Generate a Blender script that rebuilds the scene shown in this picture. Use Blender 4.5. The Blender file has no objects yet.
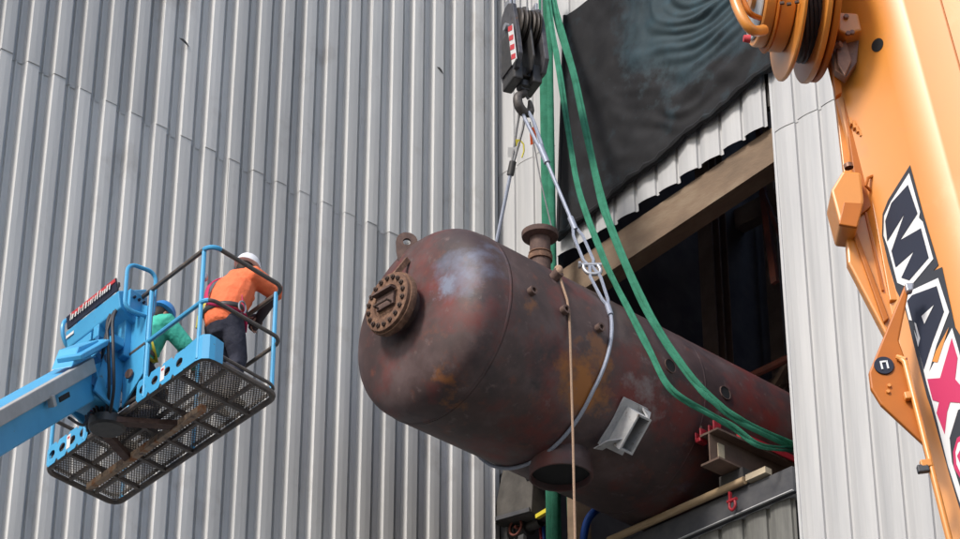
import bpy, bmesh, math, random
from mathutils import Vector as V, Matrix, noise
rnd = random.Random(7)
R_ = math.radians
SC = bpy.context.scene
COL = SC.collection

# ---------------------------------------------------------------- camera
YAW, PITCH, FPX = R_(47.4), R_(31.0), 2647.0
CAM = V((-19.1064, -20.46816, 1.7))
cd = bpy.data.cameras.new('camera')
cd.sensor_width = 36.0
cd.lens = FPX / 960 * 36
cd.clip_start, cd.clip_end = 0.5, 900
co = bpy.data.objects.new('camera', cd)
COL.objects.link(co)
co.location = CAM
co.rotation_euler = (R_(90) + PITCH, 0, YAW - R_(90))
SC.camera = co
# ---------------------------------------------------------------- sky and sun (thin overcast, wide soft sun)
SUN_EL = R_(39)
SUN = V((-0.982, -0.188, 0)).normalized() * math.cos(SUN_EL) + V((0, 0, math.sin(SUN_EL)))
w = bpy.data.worlds.new('World')
SC.world = w
w.use_nodes = True
nt = w.node_tree
bg = nt.nodes['Background']
sky = nt.nodes.new('ShaderNodeTexSky')
sky.sky_type = 'NISHITA'
sky.sun_disc = False
sky.sun_elevation = SUN_EL
sky.sun_rotation = math.atan2(SUN.x, SUN.y)
sky.dust_density = 2.0
sky.air_density = 1.0
sky.ozone_density = 1.0
nt.links.new(sky.outputs[0], bg.inputs[0])
bg.inputs[1].default_value = 0.112
sd = bpy.data.lights.new('sun', 'SUN')
sd.energy = 1.75
sd.angle = R_(11)
sd.color = (1.0, 0.95, 0.88)
so = bpy.data.objects.new('sun', sd)
COL.objects.link(so)
so.location = (-30, -20, 60)
so.rotation_euler = SUN.to_track_quat('Z', 'Y').to_euler()
SC.view_settings.view_transform = 'Standard'
SC.view_settings.look = 'None'
SC.view_settings.gamma = 1
SC.view_settings.exposure = 0.8
SC.cycles.max_bounces = 6

# ---------------------------------------------------------------- rays of the surveyed camera, to place things on real planes
_f = V((math.cos(YAW) * math.cos(PITCH), math.sin(YAW) * math.cos(PITCH), math.sin(PITCH)))
_r = V((math.sin(YAW), -math.cos(YAW), 0))
_u = _r.cross(_f)
def ray(x, y): return (_f * FPX + _r * (x - 480) - _u * (y - 269.5)).normalized()
def on(x, y, p, n):
    d = ray(x, y)
    return CAM + d * ((p - CAM).dot(n) / d.dot(n))
EX, EY, EZ = V((1, 0, 0)), V((0, 1, 0)), V((0, 0, 1))
def atx(x, y, c): return on(x, y, V((c, 0, 0)), EX)
def aty(x, y, c): return on(x, y, V((0, c, 0)), EY)
def atz(x, y, c): return on(x, y, V((0, 0, c)), EZ)

# ---------------------------------------------------------------- materials
def mat(name, c, rough=.6, metal=0., c2=None, c3=None, scale=3., detail=6, stretch=(1, 1, 1), bump=0., bscale=40., lo=.35, hi=.65, spec=.5,
        coords='pos', patches=(), coat=0., vary=0.):
    m = bpy.data.materials.new(name)
    m.use_nodes = True
    t = m.node_tree
    L = t.links
    b = t.nodes['Principled BSDF']
    b.inputs['Roughness'].default_value = rough
    b.inputs['Metallic'].default_value = metal
    b.inputs['Specular IOR Level'].default_value = spec
    b.inputs['Coat Weight'].default_value = coat
    b.inputs['Coat Roughness'].default_value = .33
    b.inputs['Base Color'].default_value = (*c, 1)
    if coords == 'pos':
        pos = t.nodes.new('ShaderNodeNewGeometry').outputs['Position']
    else:
        pos = t.nodes.new('ShaderNodeTexCoord').outputs['Object']
    mp = t.nodes.new('ShaderNodeMapping')
    mp.inputs['Scale'].default_value = stretch
    L.new(pos, mp.inputs[0])
    col = None
    if c2:
        n = t.nodes.new('ShaderNodeTexNoise')
        n.inputs['Scale'].default_value = scale
        n.inputs['Detail'].default_value = detail
        n.inputs['Roughness'].default_value = .62
        L.new(mp.outputs[0], n.inputs['Vector'])
        r = t.nodes.new('ShaderNodeValToRGB')
        e = r.color_ramp.elements
        e[0].position, e[1].position = lo, hi
        e[0].color, e[1].color = (*c, 1), (*c2, 1)
        if c3:
            k = e.new((lo + hi) / 2)
            k.color = (*c3, 1)
        L.new(n.outputs['Fac'], r.inputs[0])
        col = r.outputs[0]
    for (pc, ps, plo, phi, spot) in patches:       # stains, worn patches and painted sheens, each with its own shape
        n = t.nodes.new('ShaderNodeTexNoise')
        n.inputs['Scale'].default_value = ps
        n.inputs['Detail'].default_value = 8
        n.inputs['Roughness'].default_value = .65
        off = t.nodes.new('ShaderNodeMapping')
        off.inputs['Location'].default_value = (rnd.uniform(0, 20), rnd.uniform(0, 20), 3)
        L.new(pos, off.inputs[0])
        L.new(off.outputs[0], n.inputs['Vector'])
        fac = n.outputs['Fac']
        if spot:
            sx, sy, sz, sr = spot
            d = t.nodes.new('ShaderNodeVectorMath')
            d.operation = 'DISTANCE'
            d.inputs[1].default_value = (sx, sy, sz)
            L.new(pos, d.inputs[0])
            mr = t.nodes.new('ShaderNodeMapRange')
            mr.inputs[1].default_value, mr.inputs[2].default_value = 0, sr
            mr.inputs[3].default_value, mr.inputs[4].default_value = .35, -.25
            L.new(d.outputs['Value'], mr.inputs[0])
            ad = t.nodes.new('ShaderNodeMath')
            L.new(fac, ad.inputs[0])
            L.new(mr.outputs[0], ad.inputs[1])
            fac = ad.outputs[0]
        mr = t.nodes.new('ShaderNodeMapRange')
        mr.inputs[1].default_value, mr.inputs[2].default_value = plo, phi
        L.new(fac, mr.inputs[0])
        mx = t.nodes.new('ShaderNodeMix')
        mx.data_type = 'RGBA'
        L.new(mr.outputs[0], mx.inputs['Factor'])
        if col: L.new(col, mx.inputs['A'])
        else: mx.inputs['A'].default_value = (*c, 1)
        mx.inputs['B'].default_value = (*pc, 1)
        col = mx.outputs['Result']
    if vary and col:                               # tone differs from sheet to sheet
        oi = t.nodes.new('ShaderNodeObjectInfo')
        mr = t.nodes.new('ShaderNodeMapRange')
        mr.inputs[3].default_value, mr.inputs[4].default_value = 1 - vary, 1 + vary
        L.new(oi.outputs['Random'], mr.inputs[0])
        mu = t.nodes.new('ShaderNodeVectorMath')
        mu.operation = 'SCALE'
        L.new(col, mu.inputs[0])
        L.new(mr.outputs[0], mu.inputs['Scale'])
        col = mu.outputs[0]
    if col: L.new(col, b.inputs['Base Color'])
    if bump:
        n = t.nodes.new('ShaderNodeTexNoise')
        n.inputs['Scale'].default_value = bscale
        n.inputs['Detail'].default_value = 5
        L.new(mp.outputs[0], n.inputs['Vector'])
        bp = t.nodes.new('ShaderNodeBump')
        bp.inputs['Strength'].default_value = bump
        bp.inputs['Distance'].default_value = .02
        L.new(n.outputs['Fac'], bp.inputs['Height'])
        L.new(bp.outputs[0], b.inputs['Normal'])
    return m

M = {}
M['siding'] = mat('weathered_siding', (.52, .522, .518), .6, c2=(.64, .637, .625), scale=1.6, stretch=(5, 5, .35), lo=.3, hi=.7, vary=.10, bump=.05, bscale=9,
                  patches=(((.36, .33, .30), 1.1, .58, .85, None),))
M['siding_pale'] = mat('pale_siding', (.40, .405, .415), .55, c2=(.50, .50, .50), scale=1.6, stretch=(5, 5, .3), lo=.3, hi=.7, vary=.06, bump=.05, bscale=9,
                       patches=(((.36, .34, .31), 1.3, .66, .95, None),))
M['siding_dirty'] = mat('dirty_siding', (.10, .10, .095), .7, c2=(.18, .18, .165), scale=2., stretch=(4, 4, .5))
M['trim'] = mat('white_flashing', (.56, .57, .58), .45, c2=(.46, .46, .46), scale=3, stretch=(3, 3, .4))
M['beam'] = mat('rusty_beam_paint', (.15, .105, .07), .8, c2=(.23, .17, .115), c3=(.19, .13, .085), scale=4, stretch=(1, .4, 1), bump=.2)
M['dark_steel'] = mat('dark_steel', (.035, .034, .036), .6, c2=(.06, .055, .05), scale=6)
M['grey_steel'] = mat('grey_steel', (.055, .057, .066), .55, c2=(.085, .085, .09), scale=5)
M['red_steel'] = mat('red_oxide_steel', (.22, .06, .04), .7, c2=(.13, .05, .04), scale=6)
M['soot'] = mat('interior_dark', (.12, .105, .11), .9, c2=(.20, .18, .17), scale=1.5)
M['frame'] = mat('dusty_frame_steel', (.26, .19, .16), .8, c2=(.36, .27, .22), scale=3)
M['conc'] = mat('concrete', (.12, .12, .12), .9, c2=(.2, .19, .18), scale=2)
M['asphalt'] = mat('asphalt', (.035, .035, .035), .9, c2=(.055, .054, .052), scale=.6)
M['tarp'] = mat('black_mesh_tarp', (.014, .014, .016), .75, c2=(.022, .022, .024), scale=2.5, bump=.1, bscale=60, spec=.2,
                patches=(((.055, .11, .14), 1.6, .28, .85, (-.2, -3.7, 20.9, 1.6)), ((.04, .06, .07), 5., .5, .75, (-.2, -3.4, 20.5, 1.7))))  # teal patches: sheen of the reflected sky put into the colour
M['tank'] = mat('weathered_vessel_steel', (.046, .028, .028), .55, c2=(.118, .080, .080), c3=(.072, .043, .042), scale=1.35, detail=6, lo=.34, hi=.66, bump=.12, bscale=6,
                patches=(((.15, .022, .018), 1.05, .48, .66, None), ((.032, .024, .028), 1.9, .52, .70, None), ((.14, .05, .035), 4.5, .57, .72, None),
                         ((.13, .15, .225), 2.4, .42, .72, (-3.50, -3.28, 15.62, .55)), ((.16, .18, .25), 5., .55, .72, (-3.52, -3.15, 15.42, .46)),  # both patches: bluish sheen of the domed end painted into the colour
                         ((.32, .115, .02), 3., .48, .70, (-1.98, -3.45, 14.8, .65)), ((.22, .085, .03), 5., .54, .72, (-3.35, -2.95, 14.6, .5)),
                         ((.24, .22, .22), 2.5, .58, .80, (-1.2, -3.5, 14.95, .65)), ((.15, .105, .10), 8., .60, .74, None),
                         ((.17, .07, .03), 7., .52, .70, (-2.95, -3.66, 15.28, .22)), ((.17, .07, .03), 7., .52, .70, (-2.0, -3.66, 15.2, .22)), ((.03, .022, .022), 5., .5, .7, (-.9, -3.66, 15.15, .3))))
M['rust'] = mat('rusty_flange', (.115, .062, .042), .85, c2=(.24, .14, .09), c3=(.155, .082, .052), scale=16, bump=.35, bscale=60)
M['rust_dark'] = mat('dark_rusty_pipe', (.075, .045, .04), .8, c2=(.13, .08, .065), scale=12, bump=.2)
M['bolt'] = mat('rusty_bolt', (.05, .032, .028), .8, c2=(.09, .055, .04), scale=30)
M['duct'] = mat('grimy_duct', (.055, .05, .045), .8, c2=(.10, .092, .082), scale=5)
M['primer'] = mat('grey_primer', (.36, .37, .39), .6, c2=(.48, .48, .48), scale=9, patches=(((.16, .12, .1), 9, .58, .7, None),))
M['hole'] = mat('hole_shade_black', (.012, .012, .013), .9)  # black fill painting the shade inside holes, bores and the slot
M['black'] = mat('black_paint', (.03, .03, .032), .45, c2=(.055, .052, .05), scale=14)
M['block'] = mat('hook_block_paint', (.045, .045, .052), .4, c2=(.09, .088, .095), scale=14, patches=(((.16, .09, .05), 12, .6, .7, None),))
M['sheave'] = mat('sheave_steel', (.05, .045, .042), .45, c2=(.10, .085, .075), scale=12, metal=.5)
M['hook'] = mat('forged_hook', (.13, .12, .115), .5, c2=(.07, .06, .055), scale=14, metal=.3)
M['shiny'] = mat('galvanised_bolt', (.40, .41, .44), .4, metal=.6)
M['wire'] = mat('wire_rope', (.24, .27, .35), .5, c2=(.33, .36, .43), scale=60, metal=.2)
M['wire_dark'] = mat('hoist_rope', (.16, .16, .17), .5, c2=(.24, .24, .25), scale=60)
M['green'] = mat('green_sling_cloth', (.012, .135, .075), .85, c2=(.03, .205, .125), scale=7, bump=.5, bscale=90)
M['tan'] = mat('tan_rope_fibre', (.30, .19, .13), .9, c2=(.38, .26, .18), scale=60)
M['wood'] = mat('timber', (.36, .25, .14), .8, c2=(.48, .35, .22), scale=6, stretch=(6, .6, 6))
M['wood2'] = mat('pale_timber_end', (.5, .42, .3), .8)
M['ibeam'] = mat('brown_skid_beam', (.10, .065, .05), .7, c2=(.16, .10, .075), scale=6)
M['red'] = mat('red_clamp_paint', (.38, .015, .03), .5, c2=(.26, .012, .02), scale=12)
M['signred'] = mat('sign_red', (.55, .05, .06), .5)
M['orange_red'] = mat('orange_red_tag', (.75, .12, .03), .6)
M['white'] = mat('white_paint', (.72, .72, .72), .45, c2=(.64, .64, .63), scale=10)
M['crane'] = mat('crane_orange_paint', (.74, .275, .035), .40, c2=(.69, .255, .036), scale=2.5, coat=.9,
                 patches=(((.56, .23, .06), 3.5, .60, .85, None), ((.40, .20, .10), 11., .69, .78, None), ((.80, .42, .16), 2., .60, .9, None)))
M['crane_dark'] = mat('crane_amber_steel', (.50, .14, .007), .5, c2=(.43, .12, .008), scale=5)
M['navy'] = mat('decal_navy', (.022, .027, .048), .55, spec=.3)
M['char'] = mat('decal_charcoal', (.04, .044, .055), .55, spec=.3)
M['decalwhite'] = mat('decal_white', (.78, .78, .78), .45)
M['magenta'] = mat('decal_crimson', (.58, .03, .12), .5)
M['hose'] = mat('black_rubber_hose', (.02, .021, .026), .5, c2=(.035, .036, .045), scale=20)
M['brownsteel'] = mat('bracket_brown_steel', (.30, .15, .09), .45, c2=(.17, .085, .06), scale=18, metal=.3)
M['blue'] = mat('lift_blue_paint', (.06, .34, .62), .4, c2=(.075, .39, .68), scale=3, coat=.2, patches=(((.12, .10, .09), 9, .67, .74, None),))
M['bluedark'] = mat('lift_deep_blue_paint', (.02, .14, .33), .45, c2=(.025, .17, .38), scale=5)
M['railbrown'] = mat('worn_dark_rail', (.075, .07, .07), .5, c2=(.14, .11, .09), scale=14)
M['mesh'] = mat('worn_floor_mesh', (.085, .078, .07), .6, c2=(.16, .135, .11), scale=12)
M['rustbeam'] = mat('rusty_crossbeam', (.30, .12, .045), .8, c2=(.14, .10, .085), c3=(.40, .30, .22), scale=7)
M['greytube'] = mat('grey_boom_tube', (.43, .42, .41), .5, c2=(.36, .35, .34), scale=6)
M['skin'] = mat('skin_tone', (.36, .19, .13), .55, c2=(.32, .16, .11), scale=20)
M['orangecloth'] = mat('orange_hoodie_cloth', (.86, .19, .075), .85, c2=(.78, .16, .06), scale=9, bump=.9, bscale=13)
M['tealcloth'] = mat('teal_sweatshirt_cloth', (.04, .40, .30), .85, c2=(.06, .48, .37), scale=9, bump=.9, bscale=13)
M['navycloth'] = mat('dark_trouser_cloth', (.016, .018, .035), .9, c2=(.03, .032, .05), scale=9, bump=.9, bscale=13)
M['glove'] = mat('dark_glove', (.035, .025, .03), .8)
M['gloveskin'] = mat('pale_glove', (.55, .53, .5), .8, c2=(.42, .4, .36), scale=20)
M['boot'] = mat('boot_leather', (.05, .035, .025), .6)
M['hatwhite'] = mat('hat_white', (.78, .79, .82), .35)
M['hatblue'] = mat('hat_blue', (.04, .22, .55), .35)
M['hair'] = mat('dark_hair', (.02, .014, .01), .7)
M['harness'] = mat('crimson_harness_webbing', (.45, .015, .09), .7)
M['hyellow'] = mat('yellow_webbing', (.60, .52, .05), .7)
M['yellow'] = mat('yellow_paint', (.65, .55, .04), .5)
M['bluehose'] = mat('blue_hose', (.02, .10, .45), .5)
M['greenwire'] = mat('green_cable', (.015, .10, .05), .6)

# ---------------------------------------------------------------- mesh building
class MB:
    def __init__(s): s.v, s.f, s.sm = [], [], []
    def add(s, vs, fs, smooth=False):
        o = len(s.v)
        s.v += [V(x) for x in vs]
        s.f += [tuple(i + o for i in f) for f in fs]
        s.sm += [smooth] * len(fs)
        return s
    def box(s, c, size, ax=None):
        a, b, d = ax or (EX, EY, EZ)
        c = V(c)
        hx, hy, hz = [k / 2 for k in size]
        vs = [c + a * (i * hx) + b * (j * hy) + d * (k * hz) for i in (-1, 1) for j in (-1, 1) for k in (-1, 1)]
        return s.add(vs, [(0, 1, 3, 2), (4, 6, 7, 5), (0, 4, 5, 1), (2, 3, 7, 6), (0, 2, 6, 4), (1, 5, 7, 3)])
    def bar(s, p, q, wd, ht, up=EZ):
        p, q = V(p), V(q)
        a = (q - p)
        l = a.length
        a.normalize()
        b = up.cross(a)
        if b.length < 1e-4: b = EX.cross(a)
        b.normalize()
        return s.box((p + q) / 2, (l, wd, ht), (a, b, a.cross(b)))
    def prism(s, poly, d):
        n = len(poly)
        poly = [V(p) for p in poly]
        vs = poly + [p + d for p in poly]
        fs = [tuple(range(n)), tuple(range(2 * n - 1, n - 1, -1))]
        fs += [(i, i + n, (i + 1) % n + n, (i + 1) % n) for i in range(n)]
        return s.add(vs, fs)
    def tube(s, pts, r, n=8, closed=False, flat=None, cap=True):
        pts = [V(p) for p in pts]
        m = len(pts)
        rs = r if isinstance(r, (list, tuple)) else [r] * m
        rings = []
        nrm = None
        for i in range(m):
            if closed: t = pts[(i + 1) % m] - pts[i - 1]
            else: t = pts[min(i + 1, m - 1)] - pts[max(i - 1, 0)]
            t.normalize()
            if nrm is None:
                nrm = EZ.cross(t)
                if nrm.length < .05: nrm = EX.cross(t)
            nrm = nrm - t * nrm.dot(t)
            nrm.normalize()
            bn = t.cross(nrm)
            a, b = nrm, bn
            ra = rb = rs[i]
            if flat:
                a = flat[0] - t * t.dot(flat[0])
                a.normalize()
                b = t.cross(a)
                ra, rb = rs[i], rs[i] * flat[1]
            rings.append([pts[i] + a * (ra * math.cos(k * 2 * math.pi / n)) + b * (rb * math.sin(k * 2 * math.pi / n)) for k in range(n)])
        vs = [p for g in rings for p in g]
        fs = []
        for i in range(m if closed else m - 1):
            j = (i + 1) % m
            fs += [(i * n + k, i * n + (k + 1) % n, j * n + (k + 1) % n, j * n + k) for k in range(n)]
        if not closed and cap:
            fs += [tuple(range(n - 1, -1, -1)), tuple((m - 1) * n + k for k in range(n))]
        return s.add(vs, fs, True)
    def lathe(s, o, ax, prof, n=32, side=None, smooth=True):
        o, ax = V(o), V(ax).normalized()
        a = side.copy() if side else EZ.cross(ax)
        if a.length < .05: a = EX.copy()
        a = (a - ax * a.dot(ax)).normalized()
        b = ax.cross(a)
        vs, fs = [], []
        for (h, r) in prof:
            vs += [o + ax * h + (a * math.cos(k * 2 * math.pi / n) + b * math.sin(k * 2 * math.pi / n)) * max(r, 1e-4) for k in range(n)]
        for i in range(len(prof) - 1):
            fs += [(i * n + k, i * n + (k + 1) % n, (i + 1) * n + (k + 1) % n, (i + 1) * n + k) for k in range(n)]
        return s.add(vs, fs, smooth)
    def ell(s, c, r, ax=None, n=16, m=10):
        a, b, d = ax or (EX, EY, EZ)
        c = V(c)
        vs, fs = [], []
        for i in range(m + 1):
            t = math.pi * i / m
            for k in range(n):
                p = 2 * math.pi * k / n
                vs.append(c + a * (r[0] * math.sin(t) * math.cos(p)) + b * (r[1] * math.sin(t) * math.sin(p)) + d * (r[2] * math.cos(t)))
        for i in range(m):
            fs += [(i * n + k, (i + 1) * n + k, (i + 1) * n + (k + 1) % n, i * n + (k + 1) % n) for k in range(n)]
        return s.add(vs, fs, True)
    def limb(s, pts, rads, side=None, n=14):
        """closed tapered limb; rads (ra, rb) across 'side' and across the other way; rounded ends"""
        pts = [V(p) for p in pts]
        rads = [(q, q) if not isinstance(q, tuple) else q for q in rads]
        d0, d1 = (pts[0] - pts[1]).normalized(), (pts[-1] - pts[-2]).normalized()
        e0, e1 = min(rads[0]), min(rads[-1])
        P = [pts[0] + d0 * e0 * .95, pts[0] + d0 * e0 * .6] + pts + [pts[-1] + d1 * e1 * .6, pts[-1] + d1 * e1 * .95]
        Q = [tuple(k * .3 for k in rads[0]), tuple(k * .8 for k in rads[0])] + rads + [tuple(k * .8 for k in rads[-1]), tuple(k * .3 for k in rads[-1])]
        rings, nrm = [], None
        for i, p in enumerate(P):
            t = (P[min(i + 1, len(P) - 1)] - P[max(i - 1, 0)]).normalized()
            if side is not None: nrm = side.copy()
            elif nrm is None:
                nrm = EY.cross(t)
                if nrm.length < .1: nrm = EX.cross(t)
            nrm = (nrm - t * nrm.dot(t)).normalized()
            b = t.cross(nrm)
            rings.append([p + nrm * (Q[i][0] * math.cos(2 * math.pi * k / n)) + b * (Q[i][1] * math.sin(2 * math.pi * k / n)) for k in range(n)])
        m = len(P)
        fs = []
        for i in range(m - 1):
            fs += [(i * n + k, i * n + (k + 1) % n, (i + 1) * n + (k + 1) % n, (i + 1) * n + k) for k in range(n)]
        fs += [tuple(range(n - 1, -1, -1)), tuple((m - 1) * n + k for k in range(n))]
        return s.add([p for g in rings for p in g], fs, True)
    def mesh(s, name, m, off=V((0, 0, 0))):
        me = bpy.data.meshes.new(name)
        me.from_pydata([tuple(p - off) for p in s.v], [], s.f)
        bm = bmesh.new()
        bm.from_mesh(me)
        bmesh.ops.recalc_face_normals(bm, faces=bm.faces)
        bm.to_mesh(me)
        bm.free()
        me.polygons.foreach_set('use_smooth', s.sm)
        if any(s.sm): me.set_sharp_from_angle(angle=R_(38))
        for k in (m if isinstance(m, (list, tuple)) else [m]): me.materials.append(k)
        return me
    def obj(s, name, m, parent=None, kind=None, label=None, bevel=0):
        off = ROOT(parent) if parent else V((0, 0, 0))
        o = bpy.data.objects.new(name, s.mesh(name, m, off))
        COL.objects.link(o)
        if parent: o.parent = parent
        if kind: o['kind'] = kind
        if label: o['label'] = label
        if bevel:
            bv = o.modifiers.new('bevel', 'BEVEL')
            bv.width, bv.segments, bv.limit_method = bevel, 2, 'ANGLE'
        return o
def ROOT(o):
    p = V(o.location)
    while o.parent:
        o = o.parent
        p += o.location
    return p
def tag(o, label, cat, group=None):
    o['label'], o['category'] = label, cat
    if group: o['group'] = group
    return o
def thing(name, label, cat, loc=(0, 0, 0), group=None):
    o = bpy.data.objects.new(name, None)
    o.empty_display_size = .2
    COL.objects.link(o)
    o.location = loc
    return tag(o, label, cat, group)
def solo(mb, name, m, label, cat, group=None):
    """a thing that is one mesh, its origin at the middle of its underside"""
    lo = V([min(p[i] for p in mb.v) for i in range(3)])
    hi = V([max(p[i] for p in mb.v) for i in range(3)])
    off = V(((lo.x + hi.x) / 2, (lo.y + hi.y) / 2, lo.z))
    o = bpy.data.objects.new(name, mb.mesh(name, m, off))
    COL.objects.link(o)
    o.location = off
    return tag(o, label, cat, group)
def inst(me, name, parent, loc, rot=None):
    o = bpy.data.objects.new(name, me)
    COL.objects.link(o)
    o.parent = parent
    o.location = V(loc) - ROOT(parent)
    if rot is not None: o.rotation_euler = rot
    return o
def smooth_path(pts, k=8, closed=False):
    pts = [V(p) for p in pts]
    n = len(pts)
    out = []
    for i in range(n if closed else n - 1):
        g = (lambda j: pts[j % n]) if closed else (lambda j: pts[max(0, min(n - 1, j))])
        a, b, c, d = g(i - 1), g(i), g(i + 1), g(i + 2)
        for q in range(k):
            t = q / k
            out.append(.5 * ((2 * b) + (c - a) * t + (2 * a - 5 * b + 4 * c - d) * t * t + (3 * b - a - 3 * c + d) * t ** 3))
    if not closed: out.append(pts[-1])
    return out

# ================================================================ SETTING
g = MB().add([(-300, -300, 0), (300, -300, 0), (300, 300, 0), (-300, 300, 0)], [(0, 1, 2, 3)])
o = g.obj('ground', M['asphalt'])
o['kind'] = 'structure'

bld = thing('industrial_building', 'tall industrial building clad in ribbed grey metal siding with a big dark opening', 'building', (0, 0, 0))
PIT = .3413
def sheet_mesh(name, m, prof, ncyc, h, along, out, th=.004):
    """ribbed sheet: prof = [(distance, depth)...] over one pitch, run ncyc times; along/out = wall axes"""
    pts = [(k * PIT + a, d) for k in range(ncyc) for (a, d) in prof] + [(ncyc * PIT, prof[0][1])]
    vs = [along * a + out * d for a, d in pts] + [along * a + out * d + EZ * h for a, d in pts]
    vs += [p - out * th for p in vs]
    n = len(pts)
    fs = []
    for i in range(n - 1):
        fs += [(i, i + 1, n + i + 1, n + i), (2 * n + i, 3 * n + i, 3 * n + i + 1, 2 * n + i + 1), (i, 2 * n + i, 2 * n + i + 1, i + 1), (n + i, n + i + 1, 3 * n + i + 1, 3 * n + i)]
    fs += [(0, n, 3 * n, 2 * n), (n - 1, 3 * n - 1, 4 * n - 1, 2 * n - 1)]
    return MB().add(vs, fs).mesh(name, m)
# ribbed wall in the shade of the low sun: crests .19 wide, valleys with a small stiffening rib
DEP = .10
profL = [(0, DEP - .006), (.006, DEP), (.075, DEP + .003), (.150, DEP), (.156, DEP - .006), (.162, 0), (.236, 0), (.241, .03), (.256, .03), (.261, 0), (.333, 0)]
wl = MB()
for z in (3, 6, 9, 12, 15, 17.9, 21, 23.9): wl.box((-6.6, .12, z), (13.4, .12, .16))
wl.box((-6.6, .26, 12), (13.4, .1, 24.2))
wall_a = wl.obj('siding_wall', M['dark_steel'], bld, label='weathered grey ribbed siding wall behind the blue work platform')
rows = [(0.1, 6.1), (6.2, 6.02), (12.2, 6.03), (18.2, 6.0)]
mesh_by = {}
for ri, (z0, h) in enumerate(rows):
    mesh_by[ri] = sheet_mesh('siding_sheet', M['siding'], profL, 3, h, EX, -EY)
X0 = -7.125 - .225 + PIT * 21 - 13 * 3 * PIT     # crest phase measured on the wall
for k in range(13):
    for ri, (z0, h) in enumerate(rows):
        x = X0 + k * 3 * PIT
        if x + 3 * PIT > .02: continue
        up = ri % 2
        o = inst(mesh_by[ri], 'siding_sheet', wall_a, (x, -.052 - .007 * (ri == 3) - .003 * rnd.random(), z0 + (rnd.uniform(-.02, .02) if ri else 0)))
        o.rotation_euler = (0, R_(rnd.uniform(-.06, .06)), 0)
# corner flashing where the two walls meet
wl = MB().box((-.16, -.02, 12), (.31, .02, 24.2))
wl.obj('siding_sheet', M['siding'], wall_a)

# right-hand wall (faces -X), with the opening
profR = [(0, .0), (.022, .036), (.10, .048), (.18, .048), (.27, .036), (.300, .030), (.304, .0), (.338, .0)]
wr = MB()
for y0, y1, z0, z1 in ((-.12, -1.0, 15.4, 24.2), (-1.0, -4.5, 18.75, 24.2), (-4.64, -12, .1, 24.2), (-.12, -4.6, .1, 13.2)):
    wr.box((.12, (y0 + y1) / 2, (z0 + z1) / 2), (.08, abs(y1 - y0), z1 - z0))
wall_b = wr.obj('siding_wall', M['dark_steel'], bld, label='paler ribbed siding wall with the tall dark opening')
def rsheet(y0, n, z0, z1, m='siding_pale', dx=0., top=None):
    me = sheet_mesh('siding_sheet', M[m], profR, n, z1 - z0, -EY, -EX)
    o = inst(me, 'siding_sheet', wall_b, (.075 - .03 + dx, y0, z0))
    return o
rsheet(-.005, 3, 15.7, 19.9)
rsheet(-.005, 3, 19.88, 24.2, dx=-.006)
# header over the opening: each short sheet hangs to its own ragged height
yy = -.005 - 3 * PIT
k = 0
while yy - PIT > -4.60:
    zb = 18.22 + (.27) * (k / 10.) + rnd.uniform(-.03, .03)
    rsheet(yy, 1, zb, 24.2, dx=rnd.uniform(-.012, .004))
    yy -= PIT
    k += 1
YJ = -4.545
for k in range(7):
    rsheet(YJ - k * 3 * PIT, 3, 12.3, 18.35 + rnd.uniform(-.01, .01), dx=-.001 * (k % 2))
    rsheet(YJ - k * 3 * PIT, 3, 18.3, 24.2, dx=-.008 - .001 * (k % 2))
    rsheet(YJ - k * 3 * PIT, 3, .1, 12.32, dx=.006)
# lower dirty siding below the sill
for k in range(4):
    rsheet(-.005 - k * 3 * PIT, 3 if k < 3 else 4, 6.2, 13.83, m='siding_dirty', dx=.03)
MB().box((.02, -4.552, 17.2), (.05, .035, 9.6)).obj('jamb_trim', M['trim'], bld)
MB().box((.10, -.27, 14.4), (.05, .16, 2.4)).box((.05, -.06, 19.), (.03, .10, 10.2)).obj('corner_trim', M['trim'], bld)
hb = MB()
for (x_, t_, lo_z, hi_z) in ((.13, .05, 0, .46), (.26, .2, 0, .03), (.26, .2, .43, .46)):
    ya, yb = -1.0, -4.53
    za, zb_ = 17.64, 18.02
    hb.prism([V((x_ - t_ / 2, ya, za + lo_z)), V((x_ - t_ / 2, yb, zb_ + lo_z)), V((x_ - t_ / 2, yb, zb_ + hi_z)), V((x_ - t_ / 2, ya, za + hi_z))], V((t_, 0, 0)))
hb.obj('header_beam', M['beam'], bld, label='brown weathered steel beam across the top of the opening')
MB().box((.30, -1.04, 16.2), (.24, .14, 3.4)).obj('column', M['beam'], bld)
sb = MB().box((-.02, -2.33, 13.98), (.05, 4.4, .28)).box((.12, -2.33, 14.105), (.23, 4.4, .03)).box((.08, -2.33, 13.86), (.15, 4.4, .03))
sb.obj('sill_channel', M['grey_steel'], bld, label='dark steel channel along the bottom of the opening')
MB().box((.08, -2.33, 13.835), (.10, 4.4, .012)).box((-.055, -2.33, 13.838), (.03, 4.4, .01)).obj('sill_flashing', M['trim'], bld)
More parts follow.
